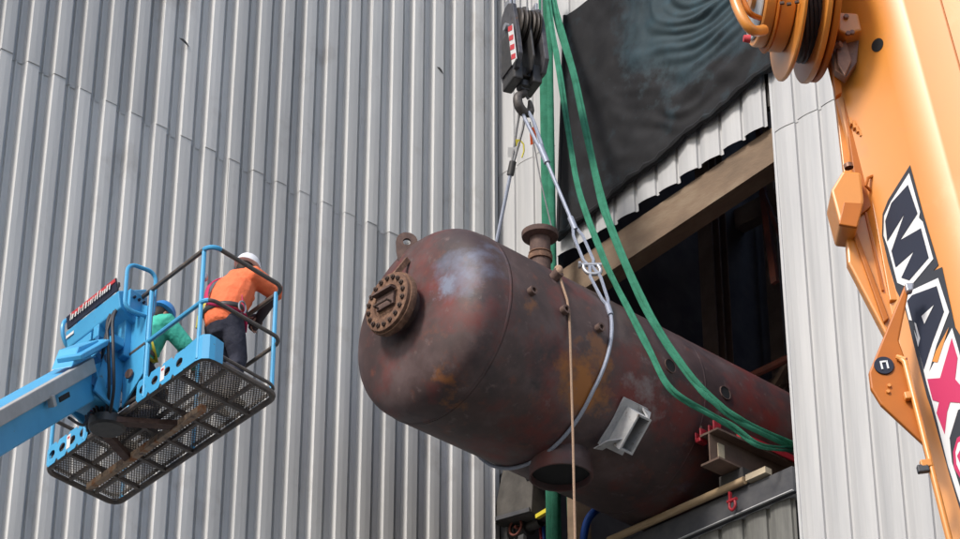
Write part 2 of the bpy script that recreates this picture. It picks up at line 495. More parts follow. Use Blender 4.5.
# inside of the building: a real dark hall behind the opening
MB().box((6.2, -5, 13.9), (12, 12, .15)).obj('interior_floor', M['conc'], bld)
MB().box((2.7, -5, 24.3), (5.6, 13, .15)).box((10.4, -5, 24.3), (4.2, 13, .15)).obj('roof_deck', M['soot'], bld)  # open strip between the two decks added to let daylight into the hall
MB().box((12.3, -5, 19), (.15, 12, 10.5)).box((6.2, .4, 19), (12, .1, 10.5)).box((6.2, -11.1, 19), (12, .1, 10.5)).obj('interior_wall', M['soot'], bld)
for (x, y) in ((5.5, .1), (8.5, -2.2), (5.5, -3.6), (4.2, -1.3), (3.2, -2.55), (3.4, -.55), (6.5, -1.2)):
    c = MB().box((x, y, 19), (.03, .25, 10)).box((x - .14, y, 19), (.02, .25, 10)).box((x + .14, y, 19), (.02, .25, 10))
    c.obj('column', M['frame'], bld)
for (xa, ya, za, xb, yb, zb2) in ((3.3, -.5, 16.5, 3.3, -2.5, 18.4), (4.3, -1.3, 17.2, 4.3, -4.5, 19.3), (3.5, .2, 17.6, 3.5, -4.2, 17.6)):
    MB().bar((xa, ya, za), (xb, yb, zb2), .07, .07, EX).obj('pipe_run', M['frame'], bld)
for z in (18.6, 21.5):
    MB().box((5, -4, z), (.2, 9, .3)).obj('girder', M['frame'], bld)
a, b, c = atx(763, 192, 1.5), atx(775, 283, 1.5), atx(786, 250, 1.2)
MB().bar(a, b, .09, .05, EX).obj('brace', M['red_steel'], bld)
MB().bar(a, c, .05, .03, EX).obj('brace', M['red_steel'], bld)
MB().bar(a, V((1.5, a.y, 21.4)), .07, .05, EX).obj('brace', M['red_steel'], bld)
p = atx(766, 369, 2.6)
rl = MB().tube([(2.6, p.y + 1.8, p.z), (2.6, p.y - 2.6, p.z)], .05)
rl.obj('handrail', M['red_steel'], bld, label='red handrail inside the dark opening')
for q in ((755, 375), (800, 375)):
    p2 = atx(q[0], q[1], 2.6)
    MB().box((2.6, p2.y, (p.z + 13.95) / 2), (.07, .07, p.z - 13.95)).obj('rail_post', M['white'] if q[0] < 780 else M['red_steel'], bld)
# damaged spots on the siding
def siding_tear(x, y, wd):
    p = aty(x, y, -.168)
    MB().prism([p + V((-wd, 0, .02)), p + V((-wd * .2, 0, .0)), p + V((wd, 0, -.035)), p + V((wd * .5, 0, .01)), p + V((-.2 * wd, 0, .035))], V((0, -.006, 0))).obj('torn_edge', M['dark_steel'], wall_a)
siding_tear(184, 42, .07)
siding_tear(440, 70, .05)

# ================================================================ TARP over the header
tp = MB()
NU, NV = 220, 190
def tarp_pt(a, b):
    y0, y1 = -1.16 - .2 * b, -4.70
    y = y0 + (y1 - y0) * a
    zb = 18.40 + .74 * a + .018 * math.sin(a * 23) * (1 - b)
    z = zb + (21.62 - zb) * b
    e = min(1, 6 * a) * min(1, 6 * (1 - a)) * min(1, 8 * b)
    d = .075 + .07 * e * math.sin(math.pi * min(1, a)) * b
    q = V((y * .9, z * .9, 1.7))
    wx = noise.noise(q * 1.1) * .5
    r = math.hypot(y + 3.7, z - 21.2) + wx
    amp = max(0, min(1, (a - .22) * 2.5))
    d += .017 * e * amp * math.sin(r * 36 + 3 * noise.noise(q * 1.5)) * (.7 + .8 * noise.noise(q * 1.3 + V((2, 3, 0))))
    d += .045 * e * amp * math.sin(r * 11 + 2.5 * noise.noise(q * 2.3 + V((5, 0, 0)))) * (.55 + .9 * noise.noise(q * 1.7 + V((0, 9, 0))))
    k_ = (y - (z - 18) * .62)
    d += .030 * e * (1 - .6 * a) * noise.noise(V((k_ * 3.2, (y * .62 + z) * .5, 3)))
    d += .016 * e * noise.noise(V((y * 4, z * 4, 4))) 
    return V((-d, y, z))
tp.add([tarp_pt(i / NU, j / NV) for j in range(NV + 1) for i in range(NU + 1)],
       [(j * (NU + 1) + i, j * (NU + 1) + i + 1, (j + 1) * (NU + 1) + i + 1, (j + 1) * (NU + 1) + i) for j in range(NV) for i in range(NU)], True)
tarp = thing('tarp', 'large wrinkled black mesh tarp hung on the wall above the opening', 'tarp', (-.1, -2.9, 18.4))
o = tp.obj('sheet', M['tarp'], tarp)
sd_ = o.modifiers.new('thickness', 'SOLIDIFY')
sd_.thickness = .004
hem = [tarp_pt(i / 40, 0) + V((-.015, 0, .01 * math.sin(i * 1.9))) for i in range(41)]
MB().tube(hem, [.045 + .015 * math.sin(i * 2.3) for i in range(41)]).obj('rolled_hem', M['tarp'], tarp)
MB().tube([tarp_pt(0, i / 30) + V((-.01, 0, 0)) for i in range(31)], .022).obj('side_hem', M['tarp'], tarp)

# ================================================================ PRESSURE VESSEL
P0 = V((0, -2.6, 15.264))
TA = V((1, 0, -.0278)).normalized()
T1 = V((0, -1, 0))
T2 = TA.cross(T1)
if T2.z < 0: T2 = -T2
TR = 1.062
def tk(s, th, r=TR):
    t = R_(th)
    return P0 + TA * s + (T1 * math.cos(t) + T2 * math.sin(t)) * r
def radial(th): return T1 * math.cos(R_(th)) + T2 * math.sin(R_(th))
ves = thing('pressure_vessel', 'huge rust red steel tank with domed end slung halfway out of the opening', 'tank', tk(-1, -90))
SW = -3.22
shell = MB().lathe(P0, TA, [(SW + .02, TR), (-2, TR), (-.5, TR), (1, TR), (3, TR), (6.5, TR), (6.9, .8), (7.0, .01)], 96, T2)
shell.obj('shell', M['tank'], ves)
prof = [(SW + .019, TR - .004), (SW - .02, TR - .005)]
for i in range(1, 41):                           # dished end: flat crown, tight knuckle
    a = (i / 40) ** .8 * math.pi / 2
    prof.append((SW - .02 - .49 * math.sin(a) ** (2 / 2.9), (TR - .006) * max(math.cos(a), 0) ** (2 / 2.9)))
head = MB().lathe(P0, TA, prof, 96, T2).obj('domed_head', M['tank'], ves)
for s in (SW, -.35, 2.4):
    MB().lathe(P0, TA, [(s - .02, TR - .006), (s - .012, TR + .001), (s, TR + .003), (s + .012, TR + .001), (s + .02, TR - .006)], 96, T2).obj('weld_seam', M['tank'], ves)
# manway on the head
MO = P0 - TA * 3.70
AX = -TA
mw = MB().lathe(MO, AX, [(-.12, .235), (.20, .235)], 32).obj('manway', M['rust_dark'], ves, label='rusty bolted manway on the domed end')
MB().lathe(MO, AX, [(.16, .235), (.16, .345), (.205, .352), (.235, .345), (.235, .0)], 40).obj('flange', M['rust'], mw)
MB().lathe(MO, AX, [(.236, .325), (.275, .325), (.283, .30), (.283, .19), (.262, .185), (.262, 0)], 40).obj('cover', M['rust'], mw)
bm_ = MB().lathe((0, 0, 0), AX, [(-.02, .0), (-.02, .027), (.018, .027), (.018, .015), (.032, .015), (.032, 0)], 6, smooth=False).mesh('bolt', M['bolt'])
for k in range(18):
    t = R_(k * 20 + 8)
    inst(bm_, 'bolt', mw, MO + AX * .285 + (T1 * math.cos(t) + T2 * math.sin(t)) * .268)
    inst(bm_, 'bolt', mw, MO + AX * .135 + (T1 * math.cos(t) + T2 * math.sin(t)) * .268)
MB().box(MO + AX * .285, (.03, .26, .15), (AX, T1, T2)).box(MO + AX * .32 + T2 * .1, (.08, .3, .025), (AX, T1, T2)).obj('cover_plate', M['rust_dark'], mw)
MB().tube([MO + AX * .27 + T1 * .1 - T2 * .05, MO + AX * .36 + T1 * .1 - T2 * .05, MO + AX * .36 - T1 * .1 - T2 * .05, MO + AX * .27 - T1 * .1 - T2 * .05], .014).obj('handle', M['bolt'], mw)
# davit arm from the flange to the head
MB().bar(MO + AX * .2 + T2 * .33, MO + AX * .02 + T2 * .62, .06, .04, T1).obj('davit_arm', M['rust'], ves)
# lifting lug with an eye
lo_ = V((-3.56, -2.42, 16.18))
lp = MB()
N = 20
ring = []
for k in range(N):
    a = 2 * math.pi * k / N
    ring.append((math.cos(a), math.sin(a)))
A_, B_ = (TA * .8 + T1 * .6).normalized(), EZ
c = lo_ + EZ * .16
vs = []
for d in (-.018, .018):
    n_ = A_.cross(B_) * d
    vs += [c + A_ * (.042 * x) + B_ * (.042 * y) + n_ for x, y in ring] + [c + A_ * (.115 * x) + B_ * (.115 * y if y > 0 else .36 * y) + n_ for x, y in ring]
fs = []
for k in range(N):
    j = (k + 1) % N
    fs += [(k, j, N + j, N + k), (2 * N + k, 3 * N + k, 3 * N + j, 2 * N + j), (k, 2 * N + k, 2 * N + j, j), (N + k, N + j, 3 * N + j, 3 * N + k)]
lp.add(vs, fs).obj('lifting_lug', M['rust_dark'], ves)
# standing flanged pipe on top
NZ = V((-1.775, -2.6, 16.28))
nz = MB().lathe(NZ, EZ, [(-.1, .115), (.80, .115)], 24).obj('flanged_pipe', M['rust_dark'], ves, label='dark rusty flanged pipe standing on top of the tank')
MB().lathe(NZ, EZ, [(.76, .12), (.78, .20), (.80, .205), (.84, .205), (.845, .19), (.845, .06), (.80, .06)], 32).obj('flange', M['rust_dark'], nz)
MB().lathe(NZ, EZ, [(.48, .116), (.48, .135), (.54, .137), (.54, .116)], 28).lathe(NZ, EZ, [(.56, .116), (.565, .128), (.58, .128), (.585, .116)], 28).obj('collar', M['rust'], nz)
# couplings and holes on the flank
def coupling(s, th, r=.05, l=.06, m='rust_dark'):
    n_ = radial(th)
    o = MB().lathe(tk(s, th), n_, [(-.03, r), (l, r), (l, r * .55), (l - .05, r * .5)], 18).obj('coupling', M[m], ves)
    MB().lathe(tk(s, th), n_, [(l - .04, r * .6), (l - .04, 0)], 14).obj('bore', M['hole'], o)
coupling(-2.95, 5.0)
coupling(-2.49, 3.3)
coupling(-1.983, 3.1)
coupling(-2.494, 29.3, .06, .09, 'rust_dark')
for s, th, r in ((-.904, 2.7, .075), (-.046, 3.3, .075)):
    n_ = radial(th)
    o = MB().lathe(tk(s, th), n_, [(-.02, r * 1.12), (.012, r * 1.12), (.012, r), (-.02, r)], 24).obj('hole_rim', M['rust_dark'], ves)
    MB().lathe(tk(s, th), n_, [(.005, r * 1.02), (.005, 0)], 24).obj('hole', M['hole'], o)
# open outlet pipe underneath
BN = V((-1.645, -2.73, 14.115))
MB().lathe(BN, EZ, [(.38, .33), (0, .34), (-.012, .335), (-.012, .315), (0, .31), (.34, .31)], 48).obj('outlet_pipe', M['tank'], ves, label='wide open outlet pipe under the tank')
MB().lathe(BN, EZ, [(.06, .312), (.06, 0)], 32).obj('bore', M['hole'], ves)  # black disc standing in for the shade up the pipe
# welded box bracket on the lower flank
def bracket():
    th = -43.5
    n_ = radial(th)
    tt = TA.cross(n_)
    if tt.z > 0: tt = -tt
    c = tk(-1.33, th)
    o = MB()
    w_, h_, l_, t_ = .17, .42, .25, .022
    for (dc, sz) in ((TA * (w_ / 2), (t_, h_, l_ + .1)), (TA * (-w_ / 2), (t_, h_, l_ + .1))):
        o.box(c + dc + n_ * (l_ / 2 - .05), sz, (TA, tt, n_))
    for q in (-1, 1):
        o.box(c + tt * (q * (h_ / 2 - t_ / 2)) + n_ * (l_ / 2 - .05), (w_ - t_, t_, l_ + .1), (TA, tt, n_))
    br = o.obj('support_bracket', M['primer'], ves, label='grey primed box bracket welded to the lower flank')
    MB().box(c + n_ * .06, (.12, .37, .02), (TA, tt, n_)).obj('dark_bore', M['hole'], br)  # dark plate standing in for the shade inside the open tube
    MB().box(c + n_ * .0, (.34, .56, .04), (TA, tt, n_)).obj('base_plate', M['primer'], br)
    MB().prism([c + TA * (-.1) + tt * .1 + n_ * .2, c + TA * (-.1) + tt * .32, c + TA * (-.22) + tt * .34 + n_ * .02, c + TA * (-.2) + tt * .2 + n_ * .12], n_ * .02).obj('gusset', M['primer'], br)
    MB().prism([c + TA * .09 - tt * .2 + n_ * .22, c + TA * .24 - tt * .26, c + TA * .09 - tt * .28], tt * .02).obj('gusset', M['primer'], br)
bracket()

# ================================================================ HOOK BLOCK and wire slings
HK = V((-2.0, -2.6, 0))
ha = (V((.736, -.677, 0)) * .93 + V((-.677, -.736, 0)) * -.38).normalized()   # sheave axle
hc = EZ.cross(ha)
hbk = thing('hook_block', 'black crane hook block with red and white striped edge hanging above the tank', 'hook block', HK + EZ * 18.62)
def cheek(off, th, name, m, pts):
    return MB().prism([HK + ha * off + hc * a + EZ * z for a, z in pts], ha * th).obj(name, M[m], hbk, bevel=.012)
cp = [(-.22, 18.93), (.17, 18.95), (.25, 19.15), (.25, 19.75), (.18, 20.02), (.08, 20.1), (-.02, 20.1), (-.13, 20.02), (-.20, 19.75), (-.31, 19.1)]
cheek(-.195, .06, 'cheek_plate', 'block', cp)
cheek(.13, .06, 'cheek_plate', 'block', cp)
cheek(-.015, .03, 'cheek_plate', 'black', cp)
for off in (-.10, -.042, .05, .10):
    MB().lathe(HK + EZ * 19.72 + ha * off, ha, [(-.03, .08), (-.03, .27), (-.012, .28), (-.004, .245), (.004, .245), (.012, .28), (.03, .27), (.03, .08)], 36).obj('sheave', M['sheave'], hbk)
MB().lathe(HK + EZ * 19.72 - ha * .235, ha, [(0, 0), (0, .05), (.46, .05), (.46, 0)], 20).obj('axle', M['shiny'], hbk)
for off in (-.175, -.13, .15):
    MB().box(HK + ha * off + EZ * 20.12 + hc * .02, (.035, .16, .12), (ha, hc, EZ)).obj('rope_guard', M['shiny'], hbk, bevel=.01)
for off in (-.135, .10):
    MB().box(HK + ha * off + EZ * 18.95, (.12, .34, .28), (ha, hc, EZ)).obj('side_weight', M['black'], hbk, bevel=.02)
MB().box(HK + EZ * 18.99, (.27, .22, .14), (ha, hc, EZ)).obj('crosshead', M['black'], hbk, bevel=.02)
for off in (-.21, .18):
    MB().box(HK + ha * (off + .008) + EZ * 19.3 , (.02, .3, .6), (ha, hc, EZ)).obj('weight_plate', M['black'], hbk, bevel=.008)
# striped warning panel on the outer edge towards the viewer
sp0 = HK - ha * .226
ez_ = (EZ + hc * .17).normalized()
st = MB().box(sp0 + EZ * 19.27 - hc * .215, (.012, .12, .64), (ha, (hc - EZ * .17).normalized(), ez_)).obj('warning_panel', M['white'], hbk, label='red and white striped warning panel')
for k in range(4):
    z = 18.98 + k * .17
    sb_ = sp0 - ha * .007 + hc * (.17 * (z - 19.22))
    MB().prism([sb_ - hc * .274 + EZ * z, sb_ - hc * .156 + EZ * (z + .06), sb_ - hc * .156 + EZ * (z + .14), sb_ - hc * .274 + EZ * (z + .08)], -ha * .003).obj('stripe', M['signred'], st)
MB().box(HK + EZ * 18.86, (.10, .10, .2), (ha, hc, EZ)).lathe(HK + EZ * 18.78, EZ, [(0, .05), (.02, .085), (.1, .085), (.12, .05)], 20).obj('swivel', M['black'], hbk)
# hook
hx = (ha * .85 + hc * .5).normalized()
hpts = [(0, 18.82), (0, 18.74), (-.03, 18.70), (-.085, 18.645), (-.10, 18.575), (-.075, 18.505), (-.01, 18.475), (.06, 18.50), (.10, 18.56), (.105, 18.63), (.09, 18.70)]
hr = [.045, .045, .048, .052, .055, .058, .06, .056, .048, .036, .018]
hp = smooth_path([HK + hx * a * 1.2 + EZ * (18.82 + (z - 18.82) * 1.12) for a, z in hpts], 4)
rr = []
for i in range(len(hp)):
    q = i / 4
    j = min(int(q), len(hr) - 2)
    rr.append(hr[j] + (hr[j + 1] - hr[j]) * (q - j))
MB().tube(hp, rr, 12).obj('hook', M['hook'], hbk)
MB().bar(HK + hx * .09 + EZ * 18.69, HK + hx * .0 + EZ * 18.76, .03, .008).obj('safety_latch', M['wire_dark'], hbk)
hbk.scale = (1, 1, .88)
hbk.location.z = 20.1 - (20.1 - 18.62) * .88
# hoist lines to the boom tip far above
hl = thing('hoist_rope', 'thin steel hoist lines rising from the hook block', 'rope', HK + EZ * 19.7)
for off, s in ((-.125, 1), (-.05, -1), (.07, 1), (.135, -1)):
    b_ = HK + ha * off + hc * (.24 * s) + EZ * 19.8
    MB().tube([b_, V((-2.0, -2.6, 45)) + ha * off * 2 + hc * (.3 * s)], .011, 6).obj('strand', M['wire_dark'], hl)

# wire sling: a basket hitch round the vessel, both legs on the hook
ws = thing('wire_sling', 'grey blue steel wire sling looped round the tank and up to the hook', 'sling', tk(-1.9, -90, TR + .03))
ring_ = []
for k in range(46):
    th = 26 - k * (26 + 196) / 45
    s = -1.74 - .17 * min(1, (26 - th) / 60)
    ring_.append(tk(s, th, TR + .022))
MB().tube(ring_, .021, 8).obj('hitch', M['wire'], ws)
top = HK + EZ * 18.69
end = tk(-1.745, 26, TR + .02)
d_ = end - top
def along(t, off=0): return top + d_ * t + _r * off + V((0, 0, -.0))
MB().tube([along(.02, -.035), along(.06, -.04), along(.20, -.018), along(.27, 0)], .021, 6).tube([along(.02, .035), along(.06, .045), along(.18, .03), along(.27, 0)], .021, 6).obj('eye_loop', M['wire'], ws)
MB().tube([along(.2), along(.29)], .037, 10).obj('ferrule', M['wire'], ws)
MB().tube([along(.25), along(.60)], .021, 8).obj('leg', M['wire'], ws)
MB().tube([along(.57), along(.63)], .034, 10).obj('ferrule', M['wire'], ws)
MB().tube([along(.60, 0), along(.66, -.05), along(.78, -.055), along(.815, -.01)], .019, 6).tube([along(.60, 0), along(.66, .05), along(.78, .055), along(.815, .01)], .019, 6).obj('eye_loop', M['wire'], ws)
MB().tube([along(.805, -.01), along(.86, -.055), along(.97, -.03), along(1, 0)], .019, 6).tube([along(.805, .01), along(.86, .055), along(.97, .03), along(1, 0)], .019, 6).obj('eye_loop', M['wire'], ws)
MB().tube([end + d_ * -.005, end + (ring_[1] - ring_[0]).normalized() * .16], .032, 10).obj('ferrule', M['wire'], ws)
# far leg
far_ = ring_[-1]
d2 = far_ - top
def al2(t, off=0): return top + d2 * t + _r * off
MB().tube([al2(.02, -.04), al2(.08, -.035), al2(.19, -.012), al2(.215, 0)], .017, 6).tube([al2(.02, .03), al2(.08, .035), al2(.19, .012), al2(.215, 0)], .017, 6).obj('eye_loop', M['wire_dark'], ws)
MB().tube([al2(.20), al2(.25)], .04, 10).obj('ferrule', M['black'], ws)
MB().tube([al2(.21), al2(1)], .021, 8).obj('leg', M['wire'], ws)
MB().box(al2(.165, -.03), (.10, .012, .11), (_r, _f, _u)).obj('tag', M['white'], ws, label='small white tag on the sling leg')
MB().box(al2(.13, .01), (.05, .02, .08), (_r, _f, _u)).tube([al2(.12, .03), al2(.135, .08), al2(.16, .10), al2(.185, .09)], .009, 6).obj('tag', M['hyellow'], ws)
sk = thing('shackle', 'bright steel shackle joining the two halves of the wire sling', 'shackle', along(.81) - EZ * .1)
sc_ = along(.812)
dn = d_.normalized()
sx = _r
MB().tube(smooth_path([sc_ + sx * -.075 - dn * .03, sc_ + sx * -.085 + dn * .04, sc_ + sx * -.05 + dn * .10, sc_ + sx * .05 + dn * .10, sc_ + sx * .085 + dn * .04, sc_ + sx * .075 - dn * .03], 5), .022, 10).obj('bow', M['shiny'], sk)
MB().tube([sc_ - sx * .13 - dn * .03, sc_ + sx * .12 - dn * .03], .024, 10).lathe(sc_ - sx * .13 - dn * .03, sx, [(0, 0), (0, .04), (.03, .04), (.03, 0)], 6, smooth=False).obj('pin', M['shiny'], sk)
# thin red-tagged line beside the right leg
tl = thing('tag_line', 'thin dark line with an orange red flag hanging below the hook', 'line', NZ + EZ * .85)
q0, q1 = aty(530, 122, -2.62), NZ + V((.1, -.1, .85))
MB().tube([q0, q0 + (q1 - q0) * .5 + V((.01, .02, -.05)), q1], .008, 6).obj('cord', M['wire_dark'], tl)
qf_ = q0 + (q1 - q0) * .14
MB().prism([qf_ - _r * .04 + _u * .10, qf_ + _r * .02 + _u * .12, qf_ + _r * .05 - _u * .06, qf_ - _r * .03 - _u * .09], _f * .006).obj('flag', M['orange_red'], tl)

# ================================================================ GREEN SLINGS (to a second hook above the frame)
TT = aty(545, -18, -1.35)
g1 = aty(671, 389, -4.08)
g2 = atx(790, 447, .08)
gn = (g1 - TT).cross(g2 - TT).normalized()
def gp(x, y): return on(x, y, TT, gn)
def cloth_sling(pts, wid, label, seed):
    path = smooth_path([gp(*p) for p in pts], 12)
    mb = MB()
    for off, w_, ph in ((-.5, .55, 0.), (.45, .5, 2.1)):
        q, rad = [], []
        for i, p in enumerate(path):
            t = i / len(path)
            d = (path[min(i + 1, len(path) - 1)] - path[max(i - 1, 0)]).normalized()
            side = d.cross(_f).normalized()
            ro = noise.noise(V((t * 14, seed, ph)))
            q.append(p + side * (wid * off * (.75 + .5 * ro)) - _f * (.012 * math.sin(t * 40 + ph)))
            rad.append(wid * w_ * (1 + .22 * noise.noise(V((t * 22, seed + 5, ph)))))
        # flattened: the broad side faces outwards
        mb.tube(q, rad, 10, flat=((_r * .85 + _u * .5).normalized(), .3))
    return solo(mb, 'green_sling', M['green'], label, 'sling', 'green cloth slings')
for pts, wd_, lab, sd2 in (
    ([(546, -18), (554, 40), (560, 75), (577, 180), (600, 250), (624, 300), (649, 349), (671, 389), (706, 412), (733, 427), (759, 445), (790, 449), (800, 448)], .040,
     'left of the two slack green slings sagging across the tank', 1),
    ([(550, -18), (558, 20), (575, 80), (597, 180), (612, 230), (642, 300), (671, 349), (697, 384), (720, 406), (750, 426), (790, 444), (801, 449)], .050,
     'right and thicker of the two green slings sagging across the tank', 2)):
    cloth_sling(pts, wd_, lab, sd2)
mb = MB().tube([TT + V((0, 0, 0)), V((TT.x, TT.y, 18)), V((TT.x, TT.y, 11))], .085, 10, flat=(_r, .25))
mb.tube([TT + _r * .05 - _f * .05, V((TT.x, TT.y, 18)) + _r * .03 - _f * .05, V((TT.x, TT.y, 11)) - _f * .05], .04, 10, flat=(_r, .4))
solo(mb, 'green_sling', M['green'], 'wide green sling hanging straight down behind the tank', 'sling', 'green cloth slings')

# tan rope tied to the tank and hanging free
rp = [tk(-2.47, 32, TR + .08), tk(-2.45, 24, TR + .03), tk(-2.43, 12, TR + .02), tk(-2.42, 2, TR + .02)]
pl = rp[-1] + V((.0, -.006, 0))
mb = MB().tube(rp + [pl + V((0, 0, -.3)), pl + V((.01, 0, -1.4)), pl + V((.012, 0, -5))], .0135, 8)
mb.ell(rp[0], (.05, .05, .06)).ell(rp[0] + V((-.03, -.03, -.04)), (.04, .035, .04))
solo(mb, 'tag_rope', M['tan'], 'tan rope tied to the flank of the tank and hanging straight down', 'rope')

# ================================================================ THINGS ON THE SILL
ib = thing('steel_beam', 'short brown steel beam lying across the sill under the tank', 'beam', (.4, -3.95, 14.13))
def ibeam(y, x0, x1, z0, z1, wd):
    mb = MB()
    xc, L_ = (x0 + x1) / 2, x1 - x0
    mb.box((xc, y, z0 + .012), (L_, wd, .024)).box((xc, y, z1 - .012), (L_, wd, .024))
    mb.box((xc, y, (z0 + z1) / 2), (L_, .018, z1 - z0 - .05))
    return mb
YB = -3.73
ibeam(YB, -.42, 1.8, 14.33, 14.70, .26).obj('girder', M['ibeam'], ib)
MB().box((-.25, YB - .013, 14.515), (.10, .008, .17)).obj('end_mark', M['wood2'], ib)
MB().box((.35, YB, 14.225), (.9, .34, .20)).obj('packing_block', M['dark_steel'], ib)
def clamp(x, y, z, label):
    c = thing('beam_clamp', label, 'clamp', (x, y, z), 'red beam clamps')
    MB().box((x, y, z + .02), (.12, .07, .05)).box((x, y - .035, z + .09), (.12, .02, .12)).box((x, y + .035, z + .07), (.12, .02, .1)).obj('jaw', M['red'], c, bevel=.008)
    MB().tube([(x, y, z + .0), (x, y, z + .2)], .016, 8).obj('screw', M['bolt'], c)
    return c
clamp(-.30, YB + .02, 14.70, 'upright red clamp on the end of the steel beam')
clamp(-.36, YB + .16, 14.64, 'small red clamp nearest the tank on the steel beam')
mb = MB().bar((-.05, YB - .1, 14.74), (.9, YB - .12, 14.73), .07, .07)
solo(mb, 'red_strap', M['red'], 'red padded strap lying along the top of the steel beam', 'strap')
# timber pole along the sill
a_, b_ = V((-.10, -1.9, 14.16)), V((-.10, -3.92, 14.16))
mb = MB().tube([a_, (a_ + b_) / 2, b_], .045, 10)
pole = solo(mb, 'timber_pole', M['wood'], 'pale timber pole lying along the edge of the sill', 'pole')
mb = MB().box((-.06, -4.08, 14.175), (.1, .28, .07))
solo(mb, 'timber_block', M['wood2'], 'short pale timber block lying at the end of the sill beside the pole', 'timber')
ps = atx(732, 498, -.16)
_ps = ps
rs_ = thing('red_shackle', 'red shackle hooked over the timber pole on the sill', 'shackle', ps + V((0, 0, -.14)))
MB().tube(smooth_path([ps + V((0, -.045, -.02)), ps + V((0, -.05, -.09)), ps + V((0, 0, -.14)), ps + V((0, .05, -.09)), ps + V((0, .045, -.02))], 5), .02, 10).obj('bow', M['red'], rs_)
MB().tube([ps + V((0, -.08, .0)), ps + V((0, .08, 0))], .024, 10).box(ps + V((0, .03, .07)), (.04, .03, .12)).obj('pin', M['red'], rs_)
rs_.scale = (.8, .8, .8)

# ---- clutter in the opening under the tank (seen against the dark)
dv_ = thing('air_duct', 'dirty grey flared steel duct under the tank beside the wall corner', 'duct', atx(510, 539, .05))
pz = [atx(x, y, -.15) for x, y in ((503, 468), (533, 478), (531, 512), (492, 523))]
MB().prism(pz, V((.45, .02, 0))).obj('hood', M['duct'], dv_, bevel=.01)
MB().prism([p + V((-.012, 0, 0)) for p in (pz[3], pz[2], pz[2] + V((0, 0, .05)), pz[3] + V((0, 0, .05)))], V((-.02, 0, 0))).obj('lip', M['grey_steel'], dv_)
c0 = pz[1] + V((.02, -.03, .03))
MB().tube([c0 + V((0, .12, .02)), c0, c0 + V((0, -.1, -.1))], .06, 10).obj('elbow', M['grey_steel'], dv_)
mb = MB().bar(atx(537, 517, -.1), atx(552, 508, -.12), .05, .05, EX)
solo(mb, 'yellow_rod', M['yellow'], 'short yellow rod sticking out of the dark clutter under the tank', 'rod')
mb = MB().tube(smooth_path([atx(582, 560, .1), atx(584, 535, .05), atx(588, 520, .05), atx(594, 512, .1), atx(604, 506, .4)], 5), .045, 10)
solo(mb, 'blue_hose', M['bluehose'], 'curved bright blue hose below the tank', 'hose')
for i, (x, m, lab) in enumerate(((545, 'bluehose', 'dark blue cable hanging under the outlet pipe'), (552, 'wire_dark', 'grey cable hanging under the outlet pipe'), (568, 'greenwire', 'green cable hanging behind the tan rope under the tank'), (538, 'red', 'red cable hanging beside the yellow rod under the tank'))):
    a_ = atx(x, 486 + 5 * i, .25)
    mb = MB().tube(smooth_path([a_ + V((0, 0, .7)), a_, a_ + V((0, .04 - .03 * i, -.5)), a_ + V((.05, .0, -1.2))], 5), .02 + .004 * (i % 2), 8)
    solo(mb, 'cable', M[m], lab, 'cable', 'cables hanging in the opening')
vb = thing('valve', 'dark valve with handwheel under the tank', 'valve', atx(525, 545, .1))
p = atx(523, 530, .1)
MB().lathe(p, V((0, -1, 0)), [(-.2, .06), (-.1, .06), (-.1, .1), (-.06, .1), (-.06, .07), (.06, .07), (.06, .1), (.1, .1), (.1, .06), (.3, .06)], 16).obj('body', M['dark_steel'], vb)
MB().tube([p + V((-.12 - .0, .1 * math.cos(t / 16 * 6.283), .1 * math.sin(t / 16 * 6.283))) for t in range(16)], .014, 6, closed=True).tube([p, p + V((-.13, 0, 0))], .02, 8).obj('handwheel', M['red_steel'], vb)

# ================================================================ ORANGE CRANE
CB = CAM + ray(886, 300) * 12.0
ce = R_(82.2)
CV = (EZ * math.sin(ce) - _r * math.cos(ce)).normalized()
CR = (_r - CV * _r.dot(CV)).normalized()
CQ = CR.cross(CV)
if CQ.dot(_f) > 0: CQ = -CQ
def cl(s, t, q): return CB + CR * s + CV * t + CQ * q
def cq(x, y, q): return on(x, y, CB + CQ * q, CQ)
crane = thing('mobile_crane', 'tall orange crane boom with big dark and crimson lettering', 'crane', cl(.4, -11.2, -.3))
tiltA = R_(-46)
sec = [(.004, -.02), (.012, 0.0), (.016, .0018)]
FA = (.012, 0.0)
wA = .31
FB = (FA[0] + wA * math.cos(tiltA), FA[1] - wA * math.sin(tiltA))
sec += [(FA[0] + wA * .97 * math.cos(tiltA), FA[1] - wA * .97 * math.sin(tiltA)), FB]
ang = R_(46)
p_ = FB
for k in range(7):
    ang -= R_(3.1)
    p_ = (p_[0] + .022 * math.cos(ang), p_[1] + .022 * math.sin(ang))
    sec.append(p_)
last = p_
sec += [(last[0] + .01, last[1]), (last[0] + .55, last[1] + .55 * math.tan(R_(24.3))), (last[0] + .62, last[1] + .2), (last[0] + .62, -.75), (.30, -.75), (.05, -.14)]
T0, T1_ = -11.2, 9.0
bm = MB()
bm.add([cl(s, T0, q) for s, q in sec] + [cl(s, T1_, q) for s, q in sec],
       [(i, (i + 1) % len(sec), len(sec) + (i + 1) % len(sec), len(sec) + i) for i in range(len(sec))] + [tuple(range(len(sec))), tuple(range(2 * len(sec) - 1, len(sec) - 1, -1))], True)
boom = bm.obj('boom', M['crane'], crane)
